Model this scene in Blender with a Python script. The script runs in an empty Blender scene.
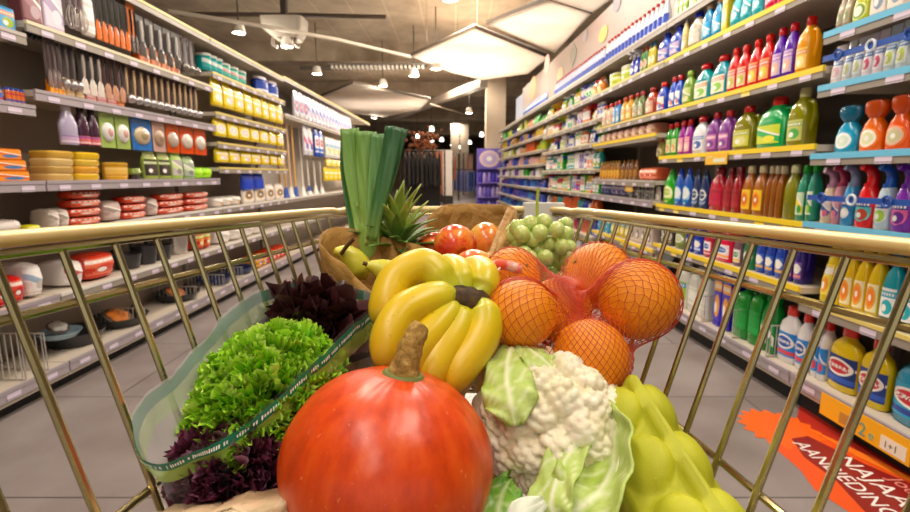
import bpy, math, random
import numpy as np
from mathutils import Vector, Matrix, noise
random.seed(11)
S = bpy.context.scene
COL = S.collection
TH = math.asin(.16); CS = math.cos(TH); SN = .16; HC = 1.05
FPX = 500.0

# ---------------------------------------------------------------- camera
cd = bpy.data.cameras.new('camera'); cam = bpy.data.objects.new('camera', cd); COL.objects.link(cam)
cam.location = (0, 0, HC); cam.rotation_euler = (math.pi/2 - TH, 0, 0)
cd.sensor_width = 36; cd.lens = 36*FPX/910; cd.clip_start = .01; cd.clip_end = 200
cd.dof.use_dof = True; cd.dof.focus_distance = .47; cd.dof.aperture_fstop = 11
S.camera = cam
S.view_settings.view_transform = 'Standard'; S.view_settings.look = 'None'
S.view_settings.gamma = 1; S.view_settings.use_curve_mapping = False
S.view_settings.exposure = 0
S.cycles.use_denoising = True
S.cycles.max_bounces = 8; S.cycles.transparent_max_bounces = 24

def ray(px, py):
    v = (256-py)/FPX
    return Vector(((px-455)/FPX, CS+v*SN, v*CS-SN))
def P(px, py, s):
    return Vector((0, 0, HC)) + ray(px, py)*s
FACE = {'R': (1.6365, -.045, 1), 'L': (-1.968, .014, -1)}
def ypx(side, px, z, dep=0):
    a, b, sg = FACE[side]; a += sg*dep
    lat = (px-455)/FPX; h = z-HC
    return (a+lat*h*SN)/(lat*CS-b)
def W(side, y, dep, z):
    a, b, sg = FACE[side]
    return Vector((a+b*y+sg*dep, y, z))
ROT = {'R': -math.pi/2+math.atan(.045), 'L': math.pi/2-math.atan(.014)}

# ---------------------------------------------------------------- materials
def lin(c):
    if isinstance(c, str): c = tuple(int(c[i:i+2], 16) for i in (0, 2, 4))
    return tuple(((v/255+.055)/1.055)**2.4 if v/255 > .04045 else v/255/12.92 for v in c[:3]) + (1,)
MATS = {}
def mat(c, rough=.45, metal=0., trans=0., coat=0., emit=0., spec=.5, sub=0., alpha=1., name=None):
    k = (str(c), rough, metal, trans, coat, emit, spec, sub, alpha)
    if k in MATS: return MATS[k]
    m = bpy.data.materials.new(name or 'mat_'+str(c)); m.use_nodes = True
    b = m.node_tree.nodes['Principled BSDF']
    b.inputs['Base Color'].default_value = lin(c); b.inputs['Roughness'].default_value = rough
    b.inputs['Metallic'].default_value = metal; b.inputs['Transmission Weight'].default_value = trans
    b.inputs['Coat Weight'].default_value = coat; b.inputs['Specular IOR Level'].default_value = spec
    b.inputs['Alpha'].default_value = alpha
    if sub: b.inputs['Subsurface Weight'].default_value = sub; b.inputs['Subsurface Scale'].default_value = .01
    if emit:
        b.inputs['Emission Color'].default_value = lin(c); b.inputs['Emission Strength'].default_value = emit
    MATS[k] = m
    return m
class N:
    """small node-tree helper"""
    def __init__(s, name, rough=.5, **kw):
        s.m = bpy.data.materials.new(name); s.m.use_nodes = True; s.t = s.m.node_tree
        s.b = s.t.nodes['Principled BSDF']; s.b.inputs['Roughness'].default_value = rough
        for k, v in kw.items(): s.b.inputs[k.replace('_', ' ')].default_value = v
    def n(s, ty, **kw):
        x = s.t.nodes.new(ty)
        for k, v in kw.items():
            if k.startswith('i_'):
                q = k[2:]
                x.inputs[int(q) if q.isdigit() else q].default_value = v
            else: setattr(x, k, v)
        return x
    def l(s, a, b): s.t.links.new(a, b)
    def coord(s, kind='Object'): return s.n('ShaderNodeTexCoord').outputs[kind]
    def noise(s, vec, scale, detail=3, rough=.5, dist=0):
        x = s.n('ShaderNodeTexNoise', i_Scale=scale, i_Detail=detail, i_Roughness=rough, i_Distortion=dist); s.l(vec, x.inputs['Vector']); return x.outputs['Fac']
    def ramp(s, fac, stops, interp='LINEAR'):
        r = s.n('ShaderNodeValToRGB'); r.color_ramp.interpolation = interp; e = r.color_ramp.elements
        while len(e) < len(stops): e.new(.5)
        for i, (p, c) in enumerate(stops): e[i].position = p; e[i].color = lin(c)
        s.l(fac, r.inputs['Fac']); return r.outputs['Color']
    def math(s, op, a, b=0.0, c=None):
        x = s.n('ShaderNodeMath', operation=op)
        for i, v in enumerate((a, b, c)):
            if v is None: continue
            if isinstance(v, (int, float)): x.inputs[i].default_value = v
            else: s.l(v, x.inputs[i])
        return x.outputs[0]
    def mix(s, f, a, b):
        x = s.n('ShaderNodeMix', data_type='RGBA')
        if isinstance(f, (int, float)): x.inputs[0].default_value = f
        else: s.l(f, x.inputs[0])
        for i, v in ((6, a), (7, b)):
            if isinstance(v, tuple): x.inputs[i].default_value = v
            else: s.l(v, x.inputs[i])
        return x.outputs[2]
    def bump(s, h, strength=.3, dist=.002):
        x = s.n('ShaderNodeBump', i_Strength=strength, i_Distance=dist); s.l(h, x.inputs['Height']); s.l(x.outputs[0], s.b.inputs['Normal'])
    def color(s, c): s.l(c, s.b.inputs['Base Color'])

def noisy(name, stops, scale, rough=.5, bscale=None, bstr=.3, bdist=.002, detail=4, **kw):
    q = N(name, rough, **kw); co = q.coord()
    q.color(q.ramp(q.noise(co, scale, detail), stops))
    if bscale: q.bump(q.noise(co, bscale, 4), bstr, bdist)
    return q.m
LAB = {}
def labelmat(bg, c1, c2, style=0):
    """printed label: an oval patch, a band and broken print lines, in label coordinates"""
    k = (bg, c1, c2, style)
    if k in LAB: return LAB[k]
    q = N('printed_label', .35); g = q.n('ShaderNodeSeparateXYZ'); q.l(q.coord('Generated'), g.inputs[0])
    x, z = g.outputs[0], g.outputs[2]
    def oval(cx, cz, rx, rz):
        a = q.math('POWER', q.math('DIVIDE', q.math('SUBTRACT', x, cx), rx), 2); b = q.math('POWER', q.math('DIVIDE', q.math('SUBTRACT', z, cz), rz), 2)
        return q.math('LESS_THAN', q.math('ADD', a, b), 1.0)
    def band(a, b, v=None): 
        v = z if v is None else v
        return q.math('MULTIPLY', q.math('GREATER_THAN', v, a), q.math('LESS_THAN', v, b))
    white = lin('f2f0ea')
    col = lin(bg)
    if style == 0:      # oval emblem over a band
        col = q.mix(band(.08, .25), col, lin(c2)); col = q.mix(oval(.5, .6, .46, .3), col, white); col = q.mix(oval(.5, .6, .38, .22), col, lin(c1))
        col = q.mix(q.math('MULTIPLY', band(.56, .66), q.math('GREATER_THAN', q.math('SINE', q.math('MULTIPLY', x, 45.)), 0.)), col, white)
    elif style == 1:    # picture in the lower half, name band on top
        col = q.mix(band(.68, .9), col, lin(c1)); col = q.mix(oval(.55, .34, .34, .26), col, lin(c2)); col = q.mix(oval(.4, .3, .16, .13), col, white)
        col = q.mix(q.math('MULTIPLY', band(.74, .84), q.math('GREATER_THAN', q.math('SINE', q.math('MULTIPLY', x, 38.)), -.2)), col, white)
    elif style == 2:    # diagonal swash
        d = q.math('ADD', z, q.math('MULTIPLY', x, .5)); col = q.mix(band(.55, .85, d), col, lin(c1)); col = q.mix(band(.85, .95, d), col, white); col = q.mix(oval(.62, .25, .25, .18), col, lin(c2))
    elif style == 3:    # round emblem
        col = q.mix(oval(.5, .5, .42, .42), col, lin(c1)); col = q.mix(oval(.5, .5, .3, .3), col, lin(c2)); col = q.mix(oval(.5, .5, .12, .12), col, white)
    else:               # plain with thin lines
        col = q.mix(band(.1, .3), col, lin(c1)); col = q.mix(band(.75, .9), col, lin(c2))
    q.color(col) if not isinstance(col, tuple) else None
    LAB[k] = q.m
    return q.m

# ---------------------------------------------------------------- mesh building
class MB:
    def __init__(s): s.v = []; s.f = []; s.mi = []; s.att = None
    def add(s, vs, fs, m=0):
        b = len(s.v); s.v.extend(tuple(v) for v in vs); s.f.extend(tuple(b+i for i in f) for f in fs); s.mi.extend([m]*len(fs)); return s
    def box(s, x0, x1, y0, y1, z0, z1, m=0):
        return s.hexa([(x0, y0, z0), (x1, y0, z0), (x1, y1, z0), (x0, y1, z0), (x0, y0, z1), (x1, y0, z1), (x1, y1, z1), (x0, y1, z1)], m)
    def hexa(s, p, m=0):
        return s.add(p, [(0, 3, 2, 1), (4, 5, 6, 7), (0, 1, 5, 4), (1, 2, 6, 5), (2, 3, 7, 6), (3, 0, 4, 7)], m)
    def wbox(s, side, ya, yb, d0, d1, z0, z1, m=0):
        c = [W(side, y, d, z) for z in (z0, z1) for (y, d) in ((ya, d0), (yb, d0), (yb, d1), (ya, d1))]
        if side == 'R': c = [c[i] for i in (3, 2, 1, 0, 7, 6, 5, 4)]
        return s.hexa(c[:4]+c[4:], m) 
    def loft(s, secs, seg=20, m=0, caps=True):
        vs = []; fs = []
        for q in secs:
            z, rx, ry = q[:3]; cx, cy = (q[3], q[4]) if len(q) > 4 else (0, 0); n = q[5] if len(q) > 5 else 2.
            for i in range(seg):
                t = 2*math.pi*i/seg; c, d = math.cos(t), math.sin(t)
                vs.append((cx+rx*math.copysign(abs(c)**(2/n), c), cy+ry*math.copysign(abs(d)**(2/n), d), z))
        for k in range(len(secs)-1):
            for i in range(seg):
                j = (i+1) % seg; fs.append((k*seg+i, k*seg+j, (k+1)*seg+j, (k+1)*seg+i))
        if caps:
            fs.append(tuple(range(seg-1, -1, -1))); fs.append(tuple(range((len(secs)-1)*seg, len(secs)*seg)))
        return s.add(vs, fs, m)
    def tube(s, pts, r, seg=8, m=0, closed=False, flat=1.0, up=None):
        pts = [Vector(p) for p in pts]; n = len(pts); rs = r if isinstance(r, (list, tuple)) else [r]*n
        tan = [(pts[(i+1) % n if closed else min(i+1, n-1)]-pts[(i-1) % n if closed else max(i-1, 0)]).normalized() for i in range(n)]
        nrm = Vector(up) if up is not None else tan[0].orthogonal()
        vs = []; fs = []
        for i in range(n):
            nrm = (nrm-tan[i]*nrm.dot(tan[i])).normalized(); bi = tan[i].cross(nrm)
            for k in range(seg):
                a = 2*math.pi*k/seg; vs.append(pts[i]+nrm*(math.cos(a)*rs[i]*flat)+bi*(math.sin(a)*rs[i]))
        for i in range(n if closed else n-1):
            j = (i+1) % n
            for k in range(seg):
                l = (k+1) % seg; fs.append((i*seg+k, i*seg+l, j*seg+l, j*seg+k))
        if not closed:
            fs.append(tuple(range(seg-1, -1, -1))); fs.append(tuple(range((n-1)*seg, n*seg)))
        return s.add(vs, fs, m)
    def grid(s, rows, m=0, wrap=False):
        nr, nc = len(rows), len(rows[0]); vs = [p for r in rows for p in r]; fs = []
        for i in range(nr-1):
            for j in range(nc if wrap else nc-1):
                k = (j+1) % nc; fs.append((i*nc+j, i*nc+k, (i+1)*nc+k, (i+1)*nc+j))
        return s.add(vs, fs, m)
    def ball(s, c, r, nu=16, nv=10, m=0, fn=None):
        if not isinstance(r, tuple): r = (r, r, r)
        vs = []; fs = []
        for i in range(nv+1):
            th = math.pi*i/nv
            for j in range(nu):
                ph = 2*math.pi*j/nu; d = Vector((math.sin(th)*math.cos(ph), math.sin(th)*math.sin(ph), math.cos(th))); k = fn(d, th, ph) if fn else 1.
                vs.append((c[0]+d.x*r[0]*k, c[1]+d.y*r[1]*k, c[2]+d.z*r[2]*k))
        for i in range(nv):
            for j in range(nu):
                k = (j+1) % nu; fs.append((i*nu+j, (i+1)*nu+j, (i+1)*nu+k, i*nu+k))
        return s.add(vs, fs, m)
    def prism(s, poly, a, b, axis=0, m=0):
        """extrude a 2-D polygon along an axis from a to b"""
        n = len(poly)
        def pt(q, h): return [(h, q[0], q[1]), (q[0], h, q[1]), (q[0], q[1], h)][axis]
        vs = [pt(q, a) for q in poly]+[pt(q, b) for q in poly]
        fs = [tuple(range(n-1, -1, -1)), tuple(range(n, 2*n))]+[(i, (i+1) % n, n+(i+1) % n, n+i) for i in range(n)]
        return s.add(vs, fs, m)
    def mesh(s, name, mats=(), angle=40):
        me = bpy.data.meshes.new(name); me.from_pydata(s.v, [], s.f); me.validate()
        import bmesh
        bm = bmesh.new(); bm.from_mesh(me)
        bmesh.ops.remove_doubles(bm, verts=bm.verts, dist=1e-7) if s.att is None else None
        bmesh.ops.recalc_face_normals(bm, faces=bm.faces); bm.to_mesh(me); bm.free()
        for m in mats: me.materials.append(m)
        if len(s.mi) == len(me.polygons) and any(s.mi): me.polygons.foreach_set('material_index', s.mi)
        me.polygons.foreach_set('use_smooth', [True]*len(me.polygons))
        me.set_sharp_from_angle(angle=math.radians(angle))
        if s.att is not None and len(s.att) == len(me.vertices):
            a = me.attributes.new('t', 'FLOAT', 'POINT'); a.data.foreach_set('value', s.att)
        return me
def ob(name, mesh, mats=None, parent=None, loc=None, label=None, cat=None, group=None, kind=None, angle=40):
    if isinstance(mesh, MB): mesh = mesh.mesh(name, mats if isinstance(mats, (list, tuple)) else [mats], angle); mats = None
    o = bpy.data.objects.new(name, mesh); COL.objects.link(o)
    if mats is not None:
        if not len(mesh.materials): mesh.materials.append(None)
        o.material_slots[0].link = 'OBJECT'; o.material_slots[0].material = mats
    if parent is not None: o.parent = parent
    if loc is not None: o.location = loc
    tag(o, label, cat, group, kind)
    return o
def tag(o, label=None, cat=None, group=None, kind=None):
    for k, v in (('label', label), ('category', cat), ('group', group), ('kind', kind)):
        if v: o[k] = v
    return o
def empty(name, loc=(0, 0, 0), label=None, cat=None, group=None, rotz=0, kind=None):
    o = bpy.data.objects.new(name, None); COL.objects.link(o); o.location = loc; o.rotation_euler = (0, 0, rotz); o.empty_display_size = .05
    return tag(o, label, cat, group, kind)
def cr(pts, n=6):
    """Catmull-Rom through points"""
    pts = [Vector(p) for p in pts]; q = [pts[0]*2-pts[1]]+pts+[pts[-1]*2-pts[-2]]; out = []
    for i in range(1, len(q)-2):
        for k in range(n):
            t = k/n; a, b, c, d = q[i-1:i+3]
            out.append(.5*((2*b)+(c-a)*t+(2*a-5*b+4*c-d)*t*t+(3*b-a-3*c+d)*t**3))
    return out+[pts[-1]]
def crc(pts, n=6):
    pts = [Vector(p) for p in pts]; m = len(pts); out = []
    for i in range(m):
        a, b, c, d = (pts[(i+k) % m] for k in (-1, 0, 1, 2))
        for k in range(n):
            t = k/n; out.append(.5*((2*b)+(c-a)*t+(2*a-5*b+4*c-d)*t*t+(3*b-a-3*c+d)*t**3))
    return out
def solid(o, th=.001, off=0):
    m = o.modifiers.new('thickness', 'SOLIDIFY'); m.thickness = th; m.offset = off; return o
def subsurf(o, n=1):
    m = o.modifiers.new('smooth', 'SUBSURF'); m.levels = n; m.render_levels = n; return o
def text_mesh(s, size, m=None, extrude=.0004, shear=0, font=None):
    cu = bpy.data.curves.new('lettering', 'FONT'); cu.body = s; cu.size = size; cu.extrude = extrude; cu.shear = shear; cu.align_x = 'LEFT'
    to = bpy.data.objects.new('tmp_text', cu); COL.objects.link(to); bpy.context.view_layer.update()
    me = bpy.data.meshes.new_from_object(to.evaluated_get(bpy.context.evaluated_depsgraph_get())); bpy.data.objects.remove(to); bpy.data.curves.remove(cu)
    me.materials.clear()
    if m: me.materials.append(m)
    return me
ORD = ['first', 'second', 'third', 'fourth', 'fifth', 'sixth', 'seventh', 'eighth', 'ninth', 'tenth', 'eleventh', 'twelfth', 'thirteenth', 'fourteenth', 'fifteenth', 'sixteenth', 'seventeenth', 'eighteenth', 'nineteenth', 'twentieth'] + ['%d%s' % (k, {1: 'st', 2: 'nd', 3: 'rd'}.get(k % 10, 'th')) for k in range(21, 80)]
# ---------------------------------------------------------------- room shell
def tiles_mat():
    q = N('floor_tiles', .32); co = q.coord(); br = q.n('ShaderNodeTexBrick', offset=.5, squash=1.0)
    mp = q.n('ShaderNodeMapping'); mp.inputs['Location'].default_value = (.42, .02, 0); q.l(co, mp.inputs[0]); q.l(mp.outputs[0], br.inputs['Vector'])
    for k, v in (('Scale', 1.), ('Mortar Size', .004), ('Brick Width', 1.2), ('Row Height', .76), ('Mortar Smooth', .1)): br.inputs[k].default_value = v
    br.inputs['Color1'].default_value = lin('968d8b'); br.inputs['Color2'].default_value = lin('8f8684'); br.inputs['Mortar'].default_value = lin('5c5655')
    nz = q.ramp(q.noise(co, 3, 5), [(.3, 'd8d2d0'), (.7, 'ffffff')]); mx = q.n('ShaderNodeMix', data_type='RGBA', blend_type='MULTIPLY'); mx.inputs[0].default_value = 1
    q.l(br.outputs['Color'], mx.inputs[6]); q.l(nz, mx.inputs[7]); q.color(mx.outputs[2]); return q.m
def ceil_mat():
    q = N('raw_concrete_ceiling', .9); co = q.coord(); g = q.n('ShaderNodeSeparateXYZ'); q.l(co, g.inputs[0])
    st = q.math('FRACT', q.math('MULTIPLY', g.outputs[0], 1.4)); nz = q.noise(co, 2.2, 6, .6)
    c = q.ramp(q.math('ADD', q.math('MULTIPLY', nz, .8), q.math('MULTIPLY', q.math('LESS_THAN', st, .04), .25)), [(.25, 'a3937e'), (.75, 'cdbca4')]); q.color(c); return q.m
M_FLOOR, M_CEIL = tiles_mat(), ceil_mat()
mb = MB(); mb.box(-12, 12, -9, 48, -.1, 0); ob('floor', mb, M_FLOOR, kind='structure')
mb = MB(); mb.box(-12, 12, -9, 48, 4.4, 4.6); ob('ceiling', mb, M_CEIL, kind='structure')
M_WALL = noisy('store_wall_paint', [(.3, '8f8478'), (.7, 'a39788')], 1.5, .8)
mb = MB(); mb.box(-12.2, -12, -9, 48, 0, 4.4); ob('wall_left', mb, M_WALL, kind='structure')
mb = MB(); mb.box(12, 12.2, -9, 48, 0, 4.4); ob('wall_right', mb, M_WALL, kind='structure')
mb = MB(); mb.box(-12, 12, 48, 48.2, 0, 4.4); ob('wall_back', mb, noisy('dim_back_wall', [(.3, '5d4f44'), (.7, '7a6a5c')], .8, .8), kind='structure')
# concrete beams below the slab
M_BEAM = noisy('concrete_beam', [(.3, '978873'), (.7, 'bbaa94')], 2.5, .9)
for y, w, h in ((8.2, .5, .35), (13.5, .6, .45), (19, .6, .5), (26, .8, .6), (34, .8, .7)):
    mb = MB(); mb.box(-12, 12, y, y+w, 4.4-h, 4.4); ob('trim_beam', mb, M_BEAM, kind='structure')

# ---------------------------------------------------------------- shelving
M_HOLD = mat('938a7f', .4); M_BOARD = mat('c3b7a8', .45); M_BACK = mat('6a6058', .6); M_DARK = mat('2a2725', .6); M_KICK = mat('1d1b1a', .7); M_UP = mat('9d968d', .4, .3)
EDGE = {'yellow': mat('f0cf1e', .35), 'blue': mat('6cc0e4', .35), 'grey': mat('b9b1a8', .4), 'cream': mat('d8cfae', .4), 'gold': mat('e0cb72', .4), 'white': mat('dcd8d2', .4), 'lilac': mat('a2989e', .4)}
M_TAG = labelmat('dccfe2', '9a9098', 'c9bccd', 4); M_TAGY = labelmat('f4d022', 'e8e2d0', '3a3020', 4)
TAG_ME = {}; BAYS = {'R': [], 'L': []}
def bay(side, name, label, ya, yb, shelves, ztop, deck=.15, tagn=1.0, cat='shelving', back=None, depth=.45, posts=True):
    t = empty(name, W(side, ya, 0, 0), label, cat, 'shelving bays along the aisle')
    BAYS[side].append((ya, yb, depth, sorted([deck]+[q[0] for q in shelves])))
    off = -t.location
    def part(nm, fn, m, parent=t, mesh_m=None):
        b = MB(); fn(b); b.v = [tuple(Vector(v)+off) for v in b.v]
        return ob(nm, b, m, parent)
    part('back_panel', lambda b: b.wbox(side, ya, yb, depth, depth+.03, 0, ztop), back or M_BACK)
    if posts:
        for y in (ya, yb-.03): part('upright_post', lambda b: b.wbox(side, y, y+.03, depth-.03, depth, 0, ztop), M_UP)
    part('base_deck', lambda b: b.wbox(side, ya, yb, 0, depth, deck-.07, deck), M_BOARD)
    part('kick_plate', lambda b: b.wbox(side, ya, yb, .05, .08, 0, deck-.07), M_KICK)
    n = 0
    for i, (z, ec, dp0, tags) in enumerate([(deck, 'lilac', 0, 1)]+list(shelves)):
        if i: sh = part('shelf', lambda b: b.wbox(side, ya+.003, yb-.003, dp0, depth-.001, z-.028, z), M_BOARD)
        else: sh = t.children[-2] if False else [c for c in t.children if c.name.startswith('base_deck')][0]
        h = .045 if i else .05
        hs = .02 if ec in ('yellow', 'blue') else .012
        b = MB(); b.wbox(side, ya+.002, yb-.002, dp0-.013, dp0-.0005, z-hs, z+.004); b.v = [tuple(Vector(v)+off) for v in b.v]
        ob('edge_strip', b, EDGE[ec], sh)
        b = MB(); b.wbox(side, ya+.002, yb-.002, dp0-.010, dp0-.0005, z-h, z-hs-.0005); b.v = [tuple(Vector(v)+off) for v in b.v]
        ob('tag_holder', b, M_HOLD if ec != 'lilac' else EDGE[ec], sh)
        if not tags or tagn <= 0: continue
        L = yb-ya; k = max(1, int(L/.21*tagn)); key = 'tag'
        if key not in TAG_ME:
            q = MB(); q.box(-.035, .035, -.002, 0, -.013, .013); TAG_ME[key] = q.mesh('price_tag')
        for j in range(k):
            y = ya+L*(j+.5)/k+random.uniform(-.05, .05)*L/k; w = W(side, y, dp0-.0105, z-.032)
            o = ob('price_tag', TAG_ME[key], M_TAGY if ec == 'yellow' and random.random() < .15 else M_TAG, sh, w+off); o.rotation_euler = (0, 0, ROT[side]); o.scale = (1 if ya < 5 else .8, 1, 1); n += 1
    return t
Y = lambda s, px, z=1.05: ypx(s, px, z)
# cleaning-product side
RA, RB, RC, RD, RE, RF = .75, 2.17, 3.66, 5.08, 7.55, 12.6
bay('R', 'shelving_bay', 'blue-edged shelving bay with toilet cleaners, closest cleaning bay to the trolley', RA, RB-.006, [(.5, 'gold', 0, 1), (.85, 'blue', -.02, 1), (1.135, 'blue', -.02, 1), (1.41, 'blue', -.02, 1), (1.62, 'blue', -.02, 1), (2.09, 'grey', 0, 1)], 2.12, .16)
bay('R', 'shelving_bay', 'yellow-edged shelving bay holding red, green and amber cleaner bottles', RB, RC-.006, [(.555, 'yellow', 0, 1), (.843, 'yellow', 0, 1), (1.178, 'yellow', 0, 1), (1.497, 'yellow', 0, 1), (1.84, 'yellow', 0, 1), (2.09, 'grey', 0, 0)], 2.12, .16)
bay('R', 'shelving_bay', 'grey shelving bay of pink packs and amber bottles beyond the yellow-edged bay', RC, RD-.006, [(.5, 'yellow', 0, 1), (.86, 'lilac', -.03, 1), (1.007, 'grey', -.02, 1), (1.345, 'yellow', -.03, 0), (1.497, 'gold', 0, 1), (1.84, 'gold', 0, 1), (2.09, 'grey', 0, 0)], 2.12, .16)
bay('R', 'shelving_bay', 'long cream-edged shelving bay halfway down the cleaning aisle', RD, RE-.006, [(.42, 'cream', 0, 1), (.63, 'cream', 0, 1), (.86, 'cream', 0, 1), (1.11, 'cream', 0, 1), (1.37, 'cream', 0, 1), (1.6, 'cream', 0, 1), (1.84, 'cream', 0, 1), (2.09, 'cream', 0, 0)], 2.12, .16, .6)
bay('R', 'shelving_bay', 'last shelving bay of the cleaning aisle next to the purple display', RE, RF, [(.42, 'cream', 0, 1), (.63, 'white', 0, 1), (.85, 'white', 0, 1), (1.03, 'white', 0, 1), (1.22, 'cream', 0, 1), (1.43, 'cream', 0, 1), (1.64, 'cream', 0, 1), (1.84, 'cream', 0, 1), (2.09, 'cream', 0, 0)], 2.12, .16, .35)
# kitchenware side
M_BACKL = mat('a89a8c', .6)
LA, LB, LC, LD, LE = .9, 2.38, 4.1, 5.72, 10.9
bay('L', 'shelving_bay', 'kitchenware shelving bay closest to the trolley with orange cartons', LA, LB-.006, [(.475, 'lilac', 0, 1), (.785, 'lilac', 0, 1), (1.02, 'lilac', 0, 1), (1.36, 'lilac', 0, 1), (1.67, 'grey', 0, 1), (2.0, 'cream', 0, 0)], 2.15, .13, back=M_BACKL, depth=.345)
bay('L', 'shelving_bay', 'kitchenware shelving bay with cloths, coral packs and pans', LB, LC-.006, [(.475, 'white', 0, 1), (.785, 'white', 0, 1), (1.02, 'lilac', 0, 1), (1.436, 'lilac', 0, 1), (1.735, 'cream', 0, 1), (2.1, 'gold', 0, 0)], 2.15, .13, back=M_BACKL, depth=.345)
bay('L', 'shelving_bay', 'shelving bay with rows of yellow hanging packs', LC, LD-.006, [(.475, 'white', 0, 1), (.785, 'white', 0, 1), (1.11, 'gold', 0, 1), (1.31, 'gold', 0, 1), (1.545, 'gold', 0, 1), (1.85, 'gold', 0, 1), (2.1, 'gold', 0, 0)], 2.15, .13, back=M_BACKL, depth=.345)
bay('L', 'shelving_bay', 'shelving bay with standing brooms and blue-white packs behind the leek', LD, LE, [(.475, 'white', 0, 0), (.785, 'white', 0, 0), (1.72, 'white', 0, 0), (2.12, 'gold', 0, 0)], 2.15, .13, .3, back=mat('b3aaa0', .6), depth=.345)

for z0, lab in ((.945, 'lower'), (1.505, 'third')):
    bt = [o for o in bpy.data.objects if o.type == 'EMPTY' and 'blue-edged' in o.get('label', '')][0]
    b = MB(); b.wbox('R', RA, RB-.02, -.034, -.026, z0, z0+.022); b.v = [tuple(Vector(v)-bt.location) for v in b.v]; rr_ = ob('retaining_rail', b, mat('1f50a8', .35), bt)
    for k in range(9):
        q = MB(); q.tube([(.019*math.cos(a*math.pi/8), 0, .019*math.sin(a*math.pi/8)) for a in range(16)], .005, 6, closed=True); w_ = W('R', RB-.1-.15*k, -.036, z0+.011); o = ob('ring', q, mat('d8e0ea' if k % 2 else '1f50a8', .35), rr_, w_-bt.location); o.rotation_euler = (0, 0, ROT['R'])
# header board above the cleaning shelves
def board_mat():
    q = N('header_board_print', .5); co = q.coord(); nz = q.noise(co, .8, 2)
    q.color(q.ramp(nz, [(.3, 'b5948a'), (.5, 'a79b92'), (.7, 'b8aaa2')])); return q.m
hb = empty('header_board', W('R', 3.2, .4, 2.12), 'long pale header board with printed balloons above the cleaning shelves', 'sign')
off = -hb.location
b = MB(); b.wbox('R', 3.2, 11.6, .40, .43, 2.12, 2.95); b.v = [tuple(Vector(v)+off) for v in b.v]; ob('panel', b, board_mat(), hb)
b = MB(); b.wbox('R', 11.6, 12.5, .40, .43, 2.12, 2.85); b.v = [tuple(Vector(v)+off) for v in b.v]; ob('end_panel', b, mat('a9b8dc', .5), hb)
def blob(px, py, rw, rh, c, nm, kind=0):
    lat = (px-455)/FPX; r = ray(px, py); s = (1.6365+.395)/(r.x+.045*r.y); p = Vector((0, 0, HC))+r*s
    q = MB(); n = 24
    if kind == 0: poly = [(rw*math.cos(2*math.pi*i/n), rh*math.sin(2*math.pi*i/n)) for i in range(n)]
    else: poly = [(rw*math.sin(math.pi*i/12)*(1 if i <= 12 else 1), rh*(1-i/6)) for i in range(13)]+[(-rw*math.sin(math.pi*i/12), rh*(i/6-1)) for i in range(1, 12)]
    q.prism(poly, -.002, .002, 1); o = ob(nm, q, mat(c, .5), hb, p+off); o.rotation_euler = (0, 0, ROT['R'])
blob(533, 88, .34, .22, 'f0b070', 'balloon_print'); blob(573, 55, .17, .16, '8e8d80', 'leaf_print', 1); blob(603, 34, .16, .09, 'e6c25a', 'flower_print')
blob(585, 36, .1, .07, 'b9aeb4', 'petal_print'); blob(617, 2, .12, .1, '7d6f86', 'flower_print'); blob(560, 74, .2, .1, 'ecc59a', 'petal_print'); blob(547, 64, .2, .16, 'eab9ae', 'petal_print')
# ---------------------------------------------------------------- product shapes (front towards local -Y, base at z = 0)
def sec_at(secs, z):
    for a, b in zip(secs, secs[1:]):
        if a[0] <= z <= b[0] and b[0] > a[0]:
            t = (z-a[0])/(b[0]-a[0]); return [a[i]+(b[i]-a[i])*t for i in range(3)]+[a[5] if len(a) > 5 else 2]
    return list(secs[-1][:3])+[2]
def front_label(secs, za, zb, ha=62, oval=False, n=10, m=8):
    mb = MB(); rows = []
    for k in range(m+1):
        u = k/m; z = za+(zb-za)*u; s = sec_at(secs, z); row = []
        w = math.sqrt(max(0, 1-(2*u-1)**2))*.97+.03 if oval else 1
        for i in range(n+1):
            t = math.radians(-90+(2*i/n-1)*ha*w); c, d = math.cos(t), math.sin(t); e = s[3]
            row.append(((s[1]+.0009)*math.copysign(abs(c)**(2/e), c), (s[2]+.0009)*math.copysign(abs(d)**(2/e), d), z))
        rows.append(row)
    return mb.grid(rows)
def lofted(secs, seg=20, extra=None):
    mb = MB(); mb.loft(secs, seg)
    if extra: extra(mb)
    return mb
def S3(l, n=3.): return [(z, a, b, 0, 0, n if a > .02 else 2.) for z, a, b in l]
K = {}
def defk(name, part_fns, w, d, h): K[name] = ({p: f.mesh(name if p == 'body' else p) for p, f in part_fns.items()}, w, d, h)
q = S3([(0, .036, .024), (.004, .040, .027), (.09, .041, .028), (.13, .040, .027), (.165, .030, .021), (.185, .016, .015), (.197, .014, .014)])
defk('detergent_bottle', {'body': lofted(q), 'cap': lofted([(.195, .017, .017), (.198, .0185, .0185), (.225, .0175, .0175), (.231, .012, .012)], 16), 'label': front_label(q, .025, .118, 50)}, .082, .056, .231)
q = S3([(0, .036, .022), (.01, .039, .025), (.1, .038, .025), (.14, .030, .022), (.165, .016, .015), (.192, .013, .013)])
def trig():
    mb = MB(); mb.loft([(.188, .016, .016), (.207, .016, .016), (.212, .012, .012)], 14)
    mb.prism([(-.062, .236), (-.064, .254), (-.03, .266), (.026, .263), (.036, .242), (.014, .21), (-.012, .21), (-.016, .232)], -.011, .011, 0)
    mb.tube([(0, -.02, .234), (0, -.034, .215), (0, -.04, .19)], [.006, .005, .004], 6); mb.loft([(.24, .007, .004, 0, -.066), (.25, .007, .004, 0, -.066)], 8); return mb
defk('spray_bottle', {'body': lofted(q), 'trigger': trig(), 'label': front_label(q, .02, .11, 50)}, .078, .05, .266)
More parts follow.
